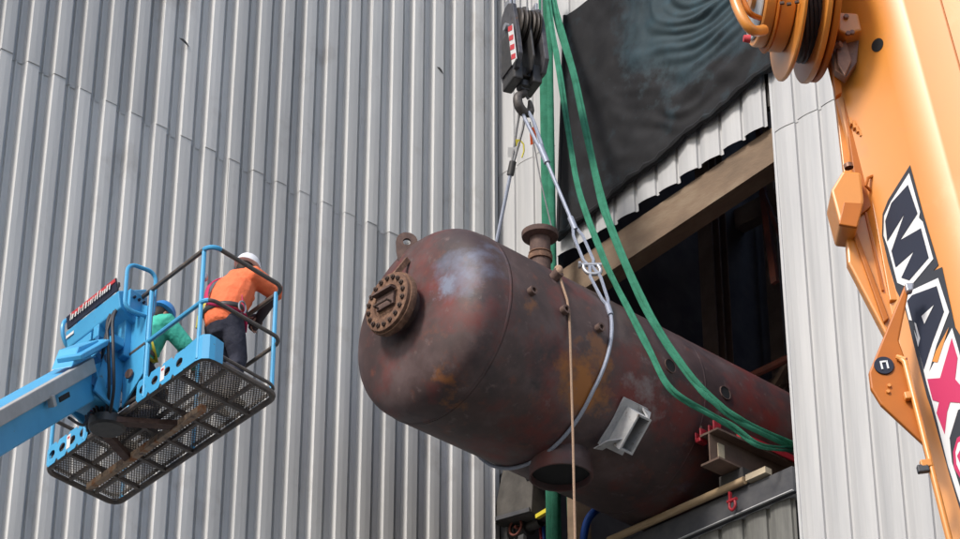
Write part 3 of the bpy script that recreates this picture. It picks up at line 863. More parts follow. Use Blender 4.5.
# face of the lettering
DA = (CR * math.cos(tiltA) - CQ * math.sin(tiltA)).normalized()
NA = DA.cross(CV)
if NA.dot(CQ) < 0: NA = -NA
PA = cl(FA[0], 0, FA[1])
def fa(x, y, h): return on(x, y, PA + NA * h, NA)
def decal(name, pts, h, m, parent):
    poly = [fa(x, y, h) for x, y in pts]
    return MB().prism(poly, NA * -.0012).obj(name, M[m], parent)
def zz(pts, x0, y0, k): return [(x0 + a / k, y0 + b / k) for a, b in pts]
dec = decal('lettering', [(910, 165), (923.5, 215), (938.5, 265), (933, 271), (942, 267), (951, 308), (955, 327), (966, 345), (985, 400), (1020, 540), (1030, 600), (985, 600), (961, 513), (948, 470), (931, 408), (927, 397), (912, 338), (908, 320), (904, 306), (896, 290), (888, 262), (882, 236), (882.5, 214), (888, 200)], .003, 'char', boom)
dec['label'] = 'big dark, white and crimson lettering running down the boom'
decal('outline', zz([(150, 50), (192, 200), (188, 222), (203, 238), (243, 380), (150, 492), (105, 472), (70, 340), (52, 290), (54, 215), (80, 160)], 870, 160, 3.844), .0055, 'decalwhite', dec)
decal('letter', zz([(145, 95), (182, 205), (115, 308), (195, 262), (225, 375), (150, 462), (120, 452), (168, 350), (98, 412), (82, 350), (132, 205), (66, 312), (58, 235), (82, 165)], 870, 160, 3.844), .008, 'navy', dec)
decal('outline', [(938, 278), (949, 312), (936.5, 345), (929, 372), (952, 328), (958, 348), (970, 395), (1008, 520), (1010, 580), (990, 580), (959, 500), (948, 466), (938, 425), (932, 402), (927, 385), (914, 330), (918, 340), (914, 321), (909, 320), (904, 300), (912, 290)], .0057, 'decalwhite', dec)
decal('letter', [(936.5, 286), (943.8, 311.5), (932, 343), (923.5, 369.5), (918, 347), (920, 338), (916, 323.5), (912, 320.5), (907, 301), (912, 295)], .0082, 'navy', dec)
decal('letter_counter', zz([(252, 128), (312, 74), (266, 166)], 870, 290, 4.9), .0105, 'decalwhite', dec)
decal('gap', zz([(386, 182), (330, 355), (305, 350), (322, 300)], 870, 290, 4.9), .0082, 'crane', dec)
decal('letter', [(951.6, 338), (957.5, 358), (955, 379), (961, 386), (985, 372), (992, 392), (963, 403), (950, 402), (947, 412), (944.5, 434), (936.5, 413), (939, 402), (932.5, 400), (927.2, 379), (940, 378)], .0082, 'magenta', dec)
decal('letter', [(958, 410), (990, 395), (1000, 420), (1005, 470), (1000, 560), (985, 555), (968, 512), (952, 462), (949.5, 438)], .0082, 'char', dec)
decal('letter', [(953, 452), (957, 438), (963, 434), (968, 442), (972, 460), (968, 478), (960, 478), (954, 468)], .0105, 'magenta', dec)
decal('letter', [(955.5, 452), (958, 443), (963, 440), (966, 447), (968, 460), (965, 472), (960, 472), (956.5, 464)], .0125, 'decalwhite', dec)
decal('letter', [(957, 456), (960, 450), (964, 456), (961, 466)], .0145, 'magenta', dec)
# boom details
def cprism(name, pts, q, th, m, parent, bevel=.004, label=None):
    return MB().prism([cq(x, y, q) for x, y in pts], -CQ * th).obj(name, M[m], parent, bevel=bevel, label=label)
MB().lathe(fa(877.5, 45, .001), NA, [(0, .034), (.002, .034), (.002, 0)], 20).obj('hole', M['hole'], boom)
MB().tube([cl(.50, -6, last[1] + (.50 - last[0]) * math.tan(R_(24.3))), cl(.50, 6, last[1] + (.50 - last[0]) * math.tan(R_(24.3)))], .004, 6).obj('seam', M['crane_dark'], boom)
ch = cprism('channel', [(846, 60), (853, 58), (903, 300), (890, 300)], .03, .10, 'crane', crane)
cprism('rail', [(838, 62), (846, 60), (873, 205), (860, 215)], .02, .05, 'crane_dark', crane)
cprism('rail', [(832, 70), (838, 68), (862, 190), (846, 190)], -.04, .04, 'crane', crane)
for i in range(4):
    p = cq(850.5 + i * 3.2, 122 + i * 4, .04)
    MB().box(p, (.012, .035, .03), (CR, CV, CQ)).obj('lug', M['crane'], ch)
MB().tube([cq(870, 190, .04), cq(866, 186, .06), cq(868, 178, .06), cq(873, 176, .05), cq(875, 170, .04)], .008, 6).obj('hook', M['crane_dark'], ch)
bx = cprism('bracket_box', [(843, 170), (861, 172), (864, 200), (858, 226), (840, 224), (831, 190)], .12, .2, 'crane', crane, .012)
cprism('end_cap', [(844, 202), (863, 203), (857, 227), (839, 224)], .125, .02, 'crane_dark', bx)
MB().lathe(cq(849, 168, .1), CV, [(0, .022), (.02, .022), (.02, 0)], 10).obj('bolt', M['brownsteel'], bx)
ar = cprism('side_plate', [(860, 205), (880, 205), (893, 255), (906, 300), (886, 335), (848, 262), (846, 232)], .0, .06, 'crane', crane, .01)
cprism('stiffener', [(851, 228), (857, 232), (889, 318), (884, 322)], .02, .02, 'crane_dark', ar)
for i in range(3):
    cprism('rib', [(865 + i * 6, 212), (867 + i * 6, 212), (884 + i * 6, 290 - 4 * i), (882 + i * 6, 290 - 4 * i)], .012, .012, 'crane_dark', ar, 0)
pt = cprism('guard_plate', [(905, 284), (909, 290), (899, 340), (906, 360), (926, 432), (924, 444), (881, 404), (871, 388), (869, 372)], .19, .03, 'crane_dark', crane, .008, 'dark amber guard plate with a small blue emblem')
ec = cq(884, 365.5, .194)
e_ = MB().lathe(ec, CQ, [(0, .044), (.004, .042), (.004, 0)], 28).obj('emblem', M['navy'], pt)
e_.scale = (1, 1, 1)
MB().box(ec + CQ * .006 - CR * .012, (.008, .04, .004), (CR, CV, CQ)).box(ec + CQ * .006 + CR * .014, (.008, .04, .004), (CR, CV, CQ)).box(ec + CQ * .006 + CV * .016, (.03, .008, .004), (CR, CV, CQ)).obj('emblem_mark', M['decalwhite'], e_)
for q in ((889, 386), (888, 392)):
    MB().lathe(cq(q[0], q[1], .19), CQ, [(0, .01), (.01, .008), (.01, 0)], 8).obj('rivet', M['crane'], pt)
rod = MB().tube([cq(900, 358, .2), cq(905, 362, .22), cq(951, 545, .2), cq(975, 640, .2)], .014, 10).obj('conduit', M['crane'], crane)
MB().tube([cq(897, 357, .2), cq(906, 360, .22)], .012, 8).obj('end_fitting', M['crane'], rod)
for q in ((910, 396), (926, 464), (923, 469)):
    MB().box(cq(q[0], q[1], .21), (.05, .035, .03), (CR, CV, CQ)).obj('clip', M['crane'] if q[1] < 465 else M['grey_steel'], rod, bevel=.005)
cprism('pin_eye', [(905, 283), (914, 282), (913, 290), (907, 291)], .22, .04, 'shiny', crane, .006)
# hose reel
ra = (-CR * .98 + CQ * .13 + CV * .16).normalized()
RC = cq(812, 3, .10)
reel = MB().lathe(RC, ra, [(-.06, .0), (-.06, .06), (.30, .06), (.30, 0)], 24).obj('hose_reel', M['crane'], crane, label='orange hose reel with black hose on its drum')
def disc(x, r, th, name, m): return MB().lathe(RC + ra * x, ra, [(0, 0), (0, r - .006), (.006, r), (th - .006, r), (th, r - .006), (th, 0)], 56).obj(name, M[m], reel)
disc(-.018, .385, .03, 'flange', 'crane')
disc(-.060, .375, .03, 'flange', 'crane_dark')
disc(.100, .385, .02, 'flange', 'crane')
disc(.125, .25, .075, 'hub', 'crane')
disc(.200, .262, .012, 'hub_ring', 'crane_dark')
disc(.212, .235, .055, 'hub_cap', 'crane')
disc(.267, .205, .012, 'cap_face', 'greytube')
for k in range(4):
    MB().tube([RC + ra * (.026 + k * .021) + (CV * math.cos(t * .1745) + CQ * math.sin(t * .1745)) * .285 for t in range(36)], .0135, 6, closed=True).obj('hose_turn', M['hose'], reel)
MB().lathe(RC, ra, [(.012, .28), (.1, .28)], 40).obj('drum', M['hose'], reel)
MB().lathe(cq(750, 39, .42), ra, [(0, 0), (0, .02), (.03, .016), (.03, 0)], 12).obj('plug', M['signred'], reel)
MB().tube(smooth_path([cq(728, -40, .3), cq(733, -8, .34), cq(741, 15, .36), cq(752, 30, .34), cq(764, 30, .28)], 6), .026, 10).obj('hose_elbow', M['crane'], reel)
MB().tube(smooth_path([cq(735, -40, .3), cq(741, -8, .33), cq(749, 12, .34), cq(760, 18, .28)], 6), .014, 8).obj('hose_elbow', M['crane_dark'], reel)
for (x, y) in ((782, 3), (789, 4), (797, 2), (792, -2)):
    MB().box(cq(x, y, .36), (.02, .012, .012), (CR, CV, CQ)).obj('bolt', M['bolt'], reel)
# bracket that carries the reel
rb = cprism('reel_bracket', [(838, 12), (858, 13), (862, 30), (846, 34), (838, 30)], .22, .2, 'crane', crane, .01)
cprism('web_plate', [(830, 32), (860, 30), (857, 62), (846, 78), (835, 70), (833, 50)], .14, .05, 'brownsteel', rb, .005)
cprism('web_plate', [(836, 46), (846, 40), (852, 60), (845, 76), (838, 64)], .17, .02, 'brownsteel', rb, .005)
cprism('web_plate', [(826, 18), (838, 22), (842, 92), (836, 96), (832, 60)], .08, .04, 'crane_dark', rb, .004)
MB().tube([cq(835, 30, .15), cq(829, 40, .2), cq(833, 47, .17), cq(841, 44, .2)], .016, 8).obj('fitting', M['brownsteel'], rb)
MB().tube(smooth_path([cq(838, -30, .2), cq(834, 0, .22), cq(831, 18, .2), cq(836, 30, .17)], 5), .016, 8).obj('pipe', M['shiny'], rb)
MB().tube(smooth_path([cq(828, -30, .2), cq(826, 2, .24), cq(828, 20, .22), cq(832, 36, .17)], 5), .01, 8).obj('pipe', M['crane_dark'], rb)
for q in ((848, 34), (852, 33), (846, 17)):
    MB().lathe(cq(q[0], q[1], .225), CQ, [(0, .014), (.012, .012), (.012, 0)], 6, smooth=False).obj('bolt', M['brownsteel'], rb)

# ================================================================ BLUE BOOM LIFT
BO = V((-7.377, -4.217, 12.8))
BU, BV_ = V((.9868, .1591, 0)).normalized(), V((.089, .996, 0)).normalized()
def bk(u, v, z): return BO + BU * u + BV_ * v + EZ * z
LU, LV = .93, 2.77
lift = thing('boom_lift', 'blue boom lift platform with mesh floor raised beside the wall', 'boom lift', bk(.46, 1.4, -.2))
def rrect(z, ins=0., r=.12, k=5):
    pts = []
    for cu, cv, a0 in ((ins + r, ins + r, 180), (LU - ins - r, ins + r, 270), (LU - ins - r, LV - ins - r, 0), (ins + r, LV - ins - r, 90)):
        for i in range(k + 1):
            a = R_(a0 + 90 * i / k)
            pts.append(bk(cu + r * math.cos(a), cv + r * math.sin(a), z))
    return pts
plat = MB().tube(rrect(.0), .028, 8, closed=True).tube(rrect(.075, .0), .016, 6, closed=True).obj('platform', M['railbrown'], lift, label='dark worn platform frame with mesh floor')
for v in (.45, .92, 1.39, 1.86, 2.33):
    MB().bar(bk(.02, v, .0), bk(LU - .02, v, .0), .035, .04).obj('cross_member', M['railbrown'], plat)
for u in (.30, .64):
    MB().bar(bk(u, .03, .005), bk(u, LV - .03, .005), .03, .035).obj('stringer', M['railbrown'], plat)
MB().bar(bk(.47, .62, -.055), bk(.47, 2.62, -.055), .06, .065).obj('support_beam', M['rustbeam'], plat, label='rusty beam under the platform floor')
# expanded metal floor
fm = MB()
sl = 1.45
step = .027
def clipseg(u0, v0, du, dv):
    t0, t1 = -9, 9
    for p, d, lo, hi in ((u0, du, .02, LU - .02), (v0, dv, .02, LV - .02)):
        a, b = (lo - p) / d, (hi - p) / d
        if a > b: a, b = b, a
        t0, t1 = max(t0, a), min(t1, b)
    return (t0, t1) if t1 - t0 > .02 else None
n = int((LV + sl * LU) / (step * 1.75)) + 2
for sgn in (1, -1):
    for i in range(n):
        c0 = -sl * LU + i * step * 1.75 if sgn > 0 else i * step * 1.75
        r_ = clipseg(0, c0, 1, sl * sgn)
        if r_:
            a, b = r_
            fm.bar(bk(a, c0 + sl * sgn * a, .03), bk(b, c0 + sl * sgn * b, .03), .0075, .006)
fm.obj('floor_mesh', M['mesh'], plat)
# toe board with oval holes along the boom side, plain low edge elsewhere
def toeboard(v0, v1, z0, z1, n, m):
    mb = MB()
    w_ = (v1 - v0) / n
    K = 16
    for i in range(n):
        va, vb_ = v0 + i * w_, v0 + (i + 1) * w_
        cv, cz = (va + vb_) / 2, (z0 + z1) / 2
        outer, inner = [], []
        for k in range(K):
            a = 2 * math.pi * (k + .5) / K
            x, y = math.cos(a), math.sin(a)
            q = 1 / max(abs(x), abs(y))
            outer.append((cv + x * q * w_ / 2, cz + y * q * (z1 - z0) / 2))
            inner.append((cv + x * .055, cz + y * .042))
        vs = [bk(-.034 + d, a, b) for d in (0, .006) for a, b in outer + inner]
        fs = []
        for k in range(K):
            j = (k + 1) % K
            fs += [(k, j, K + j, K + k), (2 * K + k, 3 * K + k, 3 * K + j, 2 * K + j), (K + k, K + j, 3 * K + j, 3 * K + k), (k, 2 * K + k, 2 * K + j, j)]
        mb.add(vs, fs)
    return mb
MB().box(bk(.012, .69, .115), (.006, .80, .15), (BU, BV_, EZ)).obj('kick_plate', M['rust_dark'], plat)
MB().box(bk(.012, 2.33, .115), (.006, .72, .15), (BU, BV_, EZ)).obj('kick_plate', M['rust_dark'], plat)
toeboard(.28, 1.10, -.025, .19, 4, 'blue').obj('toe_board', M['blue'], plat)
toeboard(1.95, 2.70, -.025, .19, 4, 'blue').obj('toe_board', M['blue'], plat)
cpts = [(-.024, .30), (-.022, .12), (-.002, .04), (.05, -.012), (.11, -.028), (.20, -.034)]
mb = MB()
for k_i, (a, b) in enumerate(zip(cpts[:-1], cpts[1:])):
    ha_, hb_ = .19 + .03 * math.sin(math.pi * k_i / 5), .19 + .03 * math.sin(math.pi * (k_i + 1) / 5)
    mb.prism([bk(a[0] - .01, a[1], -.02), bk(b[0] - .01, b[1], -.02), bk(b[0] - .01, b[1], hb_), bk(a[0] - .01, a[1], ha_)], BU * .006)
mb.obj('corner_plate', M['blue'], plat)
for v in (.66, 2.30):
    MB().prism([bk(-.037, v - .035, .02), bk(-.037, v + .035, .02), bk(-.037, v + .035, .16), bk(-.037, v - .035, .16)], BU * .002).obj('sticker', M['white'], plat)
    MB().prism([bk(-.039, v - .02, .12), bk(-.039, v + .02, .12), bk(-.039, v + .02, .14), bk(-.039, v - .02, .14)], BU * .001).obj('sticker_band', M['signred'], plat)
# rails
def rail(z, ru, closed_from, m, name='rail', r=.021, k=6, out=.02):
    pts = []
    for cu, cv, a0 in ((.0, 0., 180), (LU, 0., 270), (LU, LV, 0), (0, LV, 90)):
        R0 = .12
        c_u = R0 - out if cu == 0 else cu - R0 + out
        c_v = R0 - out if cv == 0 else cv - R0 + out
        for i in range(k + 1):
            a = R_(a0 + 90 * i / k)
            pts.append(bk(c_u + R0 * math.cos(a), c_v + R0 * math.sin(a), z))
    return pts
tr = rail(1.10, 0, 0, None)
gr = MB().tube(tr, .021, 8, closed=True).obj('guard_rail', M['railbrown'], lift, label='dark worn top rail of the platform')
mr_ = rail(.56, 0, 0, None)
MB().tube(mr_, .019, 8, closed=True).obj('mid_rail', M['railbrown'], gr)
# blue painted stretches of the rails
MB().tube([tr[i] + (tr[i] - bk(.46, 1.4, 1.1)).normalized() * .001 for i in range(0, 7)] , .0225, 8).obj('rail_sleeve', M['blue'], gr)
MB().tube([bk(-.02, 1.0, .56), bk(-.02, .5, .56)] + [mr_[i] for i in range(0, 4)], .0215, 8).obj('rail_sleeve', M['blue'], gr)
for (u, v) in ((.02, .1), (LU - .0, .1), (LU, LV - .1), (.0, LV - .1), (LU, 1.4)):
    uu = u if u > .1 else -.015
    MB().tube([bk(uu, v, .0), bk(uu, v, 1.10)], .021, 8).obj('post', M['blue'], gr)
for v in (.98, 2.02):
    MB().tube([bk(-.015, v, .0), bk(-.015, v, 1.10)], .024, 8).obj('post', M['blue'], gr)
# control console on the boom side
con = MB()
CU, CZ = .10, -.27      # console offset
_bk = bk
def bk(u, v, z): return _bk(u + CU, v, z + CZ)
def cs(v, pts): return [bk(u, v, z) for u, z in pts]
cp_ = [(-.33, 1.20), (-.37, 1.36), (-.02, 1.54), (.02, 1.30), (-.10, 1.12)]
v0c, v1c = 1.22, 2.18
a, b = cs(v0c, cp_), cs(v1c, cp_)
con.add(a + b, [(i, (i + 1) % 5, 5 + (i + 1) % 5, 5 + i) for i in range(5)] + [(0, 1, 2, 3, 4), (9, 8, 7, 6, 5)])
console = con.obj('control_console', M['blue'], lift, bevel=.012, label='blue control console with a red and white sign strip')
sg = MB().prism([bk(-.375, v0c + .02, 1.37), bk(-.375, v1c - .04, 1.37), bk(-.40, v1c - .04, 1.49), bk(-.40, v0c + .02, 1.49)], BU * .012).obj('sign', M['navy'], console)
MB().prism([bk(-.3985, v0c + .03, 1.455), bk(-.3985, v1c - .12, 1.455), bk(-.405, v1c - .12, 1.487), bk(-.405, v0c + .03, 1.487)], BU * .004).obj('sign_band', M['signred'], sg)
vv = v1c - .12
while vv > v0c + .10:      # white slanting script, too blurred in the photograph to read
    hgt, wd_ = rnd.uniform(.035, .075), rnd.uniform(.012, .03)
    MB().prism([bk(-.402, vv, 1.415), bk(-.402, vv - wd_, 1.415), bk(-.41, vv - wd_ - .02, 1.415 + hgt), bk(-.41, vv - .02, 1.415 + hgt)], BU * .002).obj('sign_stroke', M['white'], sg)
    vv -= wd_ + rnd.uniform(.012, .03)
MB().box(bk(-.36, 2.10, 1.30), (.004, .14, .03), (BU, BV_, EZ)).obj('sticker', M['white'], console)
def loop(v, u0, u1, z0, z1, r=.02, rot=.0):
    pts = []
    u1 = u1 - .17
    for cu, cz, a0 in ((u0, z0, 180), (u1, z0, 270), (u1, z1, 0), (u0, z1, 90)):
        R0 = .09
        c_u = cu + R0 if cu == u0 else cu - R0
        c_z = cz + R0 if cz == z0 else cz - R0
        for i in range(6):
            a = R_(a0 + 90 * i / 5)
            u_, z_ = c_u + R0 * math.cos(a), c_z + R0 * math.sin(a)
            pts.append(_bk(u_ + CU, v + (u_ - u0) * -.25, z_ + CZ))
    return MB().tube(pts, r, 8, closed=True)
loop(1.10, -.36, .12, 1.12, 1.60).obj('guard_loop', M['blue'], console)
MB().tube(smooth_path([bk(-.03, 2.26, 1.05), bk(-.10, 2.26, 1.15), bk(-.30, 2.26, 1.30), bk(-.36, 2.26, 1.45), bk(-.30, 2.26, 1.56), bk(-.1, 2.2, 1.58)], 5), .02, 8).obj('guard_bar', M['blue'], console)
MB().box(bk(-.17, 1.16, 1.28), (.22, .05, .22), (BU, BV_, EZ)).obj('end_panel', M['blue'], console, bevel=.01)
for i in range(3):
    MB().lathe(bk(-.23 + i * .06, 1.13, 1.31), -BV_, [(0, .014), (.02, .012), (.02, 0)], 10).obj('button', M['navy'], console)
MB().lathe(bk(-.2, 1.5, 1.46), EZ, [(0, .03), (.05, .012), (.14, .012), (.16, .024), (.19, .02), (.19, 0)], 12).obj('joystick', M['black'], console)
# support below the console
bk = _bk
sup = MB().box(bk(-.12, 1.65, .98), (.22, .10, .34), (BU, BV_, EZ)).box(bk(-.06, 1.35, .80), (.10, .14, .55), (BU, BV_, EZ)).obj('console_support', M['blue'], lift, bevel=.01)
MB().box(bk(-.16, 1.9, .86), (.16, .35, .09), (BU, BV_, EZ)).obj('bracket', M['blue'], sup, bevel=.008)
MB().box(bk(-.20, 1.45, .62), (.14, .40, .08), (BU, BV_, EZ)).obj('bracket', M['blue'], sup, bevel=.008)
MB().prism([bk(-.03, 1.02, .25), bk(-.03, 1.36, .05), bk(-.03, 1.40, .70), bk(-.03, 1.15, 1.02), bk(-.03, 1.02, .95)], BU * .02).obj('side_panel', M['blue'], sup, bevel=.004)
MB().lathe(bk(-.06, 1.22, .32), -BU, [(0, .05), (.01, .045), (.01, 0)], 14).obj('rust_spot', M['rust_dark'], sup)
MB().box(bk(-.17, 1.50, 1.02), (.07, .10, .16), (BU, BV_, EZ)).box(bk(-.2, 1.62, .76), (.06, .07, .1), (BU, BV_, EZ)).obj('valve_box', M['bluedark'], sup, bevel=.008)
MB().tube([bk(-.24, 1.62, .70), bk(-.24, 1.45, .55), bk(-.22, 1.3, .68)], .022, 8).obj('cylinder', M['primer'], sup)
for i, (va, vb_) in enumerate(((1.32, 1.22), (1.42, 1.30), (1.36, 1.40))):
    MB().tube(smooth_path([bk(-.12, va, 1.12), bk(-.26, va - .03, .85), bk(-.28, vb_, .5), bk(-.2, vb_ + .05, .15), bk(-.12, vb_ + .2, -.02)], 6), .016, 8).obj('hydraulic_hose', M['hose'], sup)
# leveling pivot
pv = MB().lathe(bk(-.30, 1.62, .30), BV_, [(-.22, 0), (-.22, .15), (.22, .15), (.22, 0)], 28).obj('pivot', M['bluedark'], lift)
MB().box(bk(-.16, 1.60, .16), (.34, .34, .20), (BU, BV_, EZ)).obj('pivot_housing', M['blue'], pv, bevel=.02)
MB().prism([bk(-.36, 1.38, .10), bk(-.05, 1.38, .0), bk(.0, 1.38, .60), bk(-.25, 1.38, .62)], BV_ * .03).obj('ear_plate', M['blue'], pv, bevel=.006)
MB().prism([bk(-.36, 1.84, .10), bk(-.05, 1.84, .0), bk(.0, 1.84, .60), bk(-.25, 1.84, .62)], BV_ * .03).obj('ear_plate', M['blue'], pv, bevel=.006)
MB().lathe(bk(-.06, 1.55, -.06), EZ, [(-.05, 0), (-.05, .15), (-.03, .17), (.05, .17), (.06, .15), (.06, 0)], 30).obj('rotator', M['black'], pv)
MB().bar(bk(-.08, 1.45, -.07), bk(.47, 1.05, -.05), .10, .05).bar(bk(-.08, 1.65, -.05), bk(.47, 1.9, -.05), .08, .05).obj('carrier_arm', M['rust_dark'], pv)
for i in range(5):
    MB().tube(smooth_path([bk(-.45, 1.75 + .03 * i, .52), bk(-.36 - .02 * i, 1.52 + .03 * i, .42 - .05 * i), bk(-.30, 1.5 + .04 * i, .15), bk(-.10, 1.6 + .06 * i, -.02)], 6), .015, 8).obj('hydraulic_hose', M['hose'] if i != 2 else M['red'], pv)
# boom arm
ba = bk(-.28, 1.62, .40)
for_d = None
best = 9e9
for th in range(0, 360, 3):
    for el in range(-60, 10, 5):
        d = V((math.cos(R_(th)) * math.cos(R_(el)), math.sin(R_(th)) * math.cos(R_(el)), math.sin(R_(el))))
        pa, pb = ba - CAM, ba + d * .6 - CAM
        a = V((pa.dot(_r) / pa.dot(_f), -pa.dot(_u) / pa.dot(_f)))
        b = V((pb.dot(_r) / pb.dot(_f), -pb.dot(_u) / pb.dot(_f)))
        e = (b - a)
        sl_ = math.atan2(e.y, e.x)
        err = abs(sl_ - math.atan2(.57, -1)) * 5 + abs(el + 38) * .02 + abs(((th - 188 + 180) % 360) - 180) * .004
        if err < best: best, for_d = err, d
bd = for_d
bs = EZ.cross(bd).normalized()
if bs.dot(_f) > 0: bs = -bs
bt = bd.cross(bs)
if bt.z < 0: bt = -bt
def bp(l, s, t): return ba + bd * l + bs * s + bt * t
bl = 17.0
arm = MB().add([bp(l, s, t) for l in (0.02, bl) for s, t in ((-.13, -.20), (.13, -.20), (.13, .16), (-.13, .16))],
               [(0, 1, 5, 4), (1, 2, 6, 5), (2, 3, 7, 6), (3, 0, 4, 7), (0, 3, 2, 1), (4, 5, 6, 7)]).obj('boom_arm', M['blue'], lift, bevel=.02, label='blue boom arm with a grey tube along its side')
MB().box(bp(bl / 2 + .12, .165, .115), (bl - .3, .06, .13), (bd, bs, bt)).obj('side_tube', M['greytube'], arm, bevel=.01)
MB().box(bp(.30, .14, .26), (.75, .24, .05), (bd, bs, bt)).prism([bp(.75, -.02, .2), bp(.1, -.02, .2), bp(.05, -.02, .30), bp(.5, -.02, .33)], bs * .2).obj('top_cover', M['blue'], arm, bevel=.01)
MB().box(bp(1.08, .20, .0), (.22, .012, .045), (bd, bs, bt)).obj('slot', M['hole'], arm)
MB().box(bp(1.32, .185, .02), (.06, .06, .10), (bd, bs, bt)).obj('clip', M['greytube'], arm, bevel=.005)
MB().box(bp(.1, .15, -.05), (.28, .06, .32), (bd, bs, bt)).obj('end_plate', M['blue'], arm, bevel=.01)
MB().lathe(bp(.02, .19, .11), bs, [(0, .05), (.03, .05), (.03, 0)], 14).obj('pin', M['shiny'], arm)
ce_ = bp(.45, .0, -.22)
MB().tube(smooth_path([bp(.75, .05, -.24), bp(.55, .08, -.36), bp(.3, .06, -.30), bp(.1, .05, -.42), bk(-.05, 1.95, .2)], 6), .014, 8).obj('cable', M['hose'], arm)
mb = MB().box(bp(bl, 0, -.2), (.8, .9, 1.6), (EX, EY, EZ)).box((bp(bl, 0, 0).x, bp(bl, 0, 0).y, .75), (3.2, 2.0, .7))
mb.obj('chassis', M['blue'], lift, bevel=.05)

# pale work glove or rag stuffed beside the console
p = atz(138, 352, 13.56)
mb = MB().ell(p, (.08, .06, .09)).ell(p + V((-.05, .02, -.05)), (.06, .05, .05)).ell(p + V((.03, -.04, .05)), (.055, .05, .06)).ell(p + V((-.07, .0, -.10)), (.035, .035, .06))
o = solo(mb, 'work_rag', M['gloveskin'], 'crumpled off white rag stuffed beside the blue console', 'rag')
rm = o.modifiers.new('merge', 'REMESH')
rm.mode, rm.voxel_size, rm.use_smooth_shade = 'VOXEL', .012, True

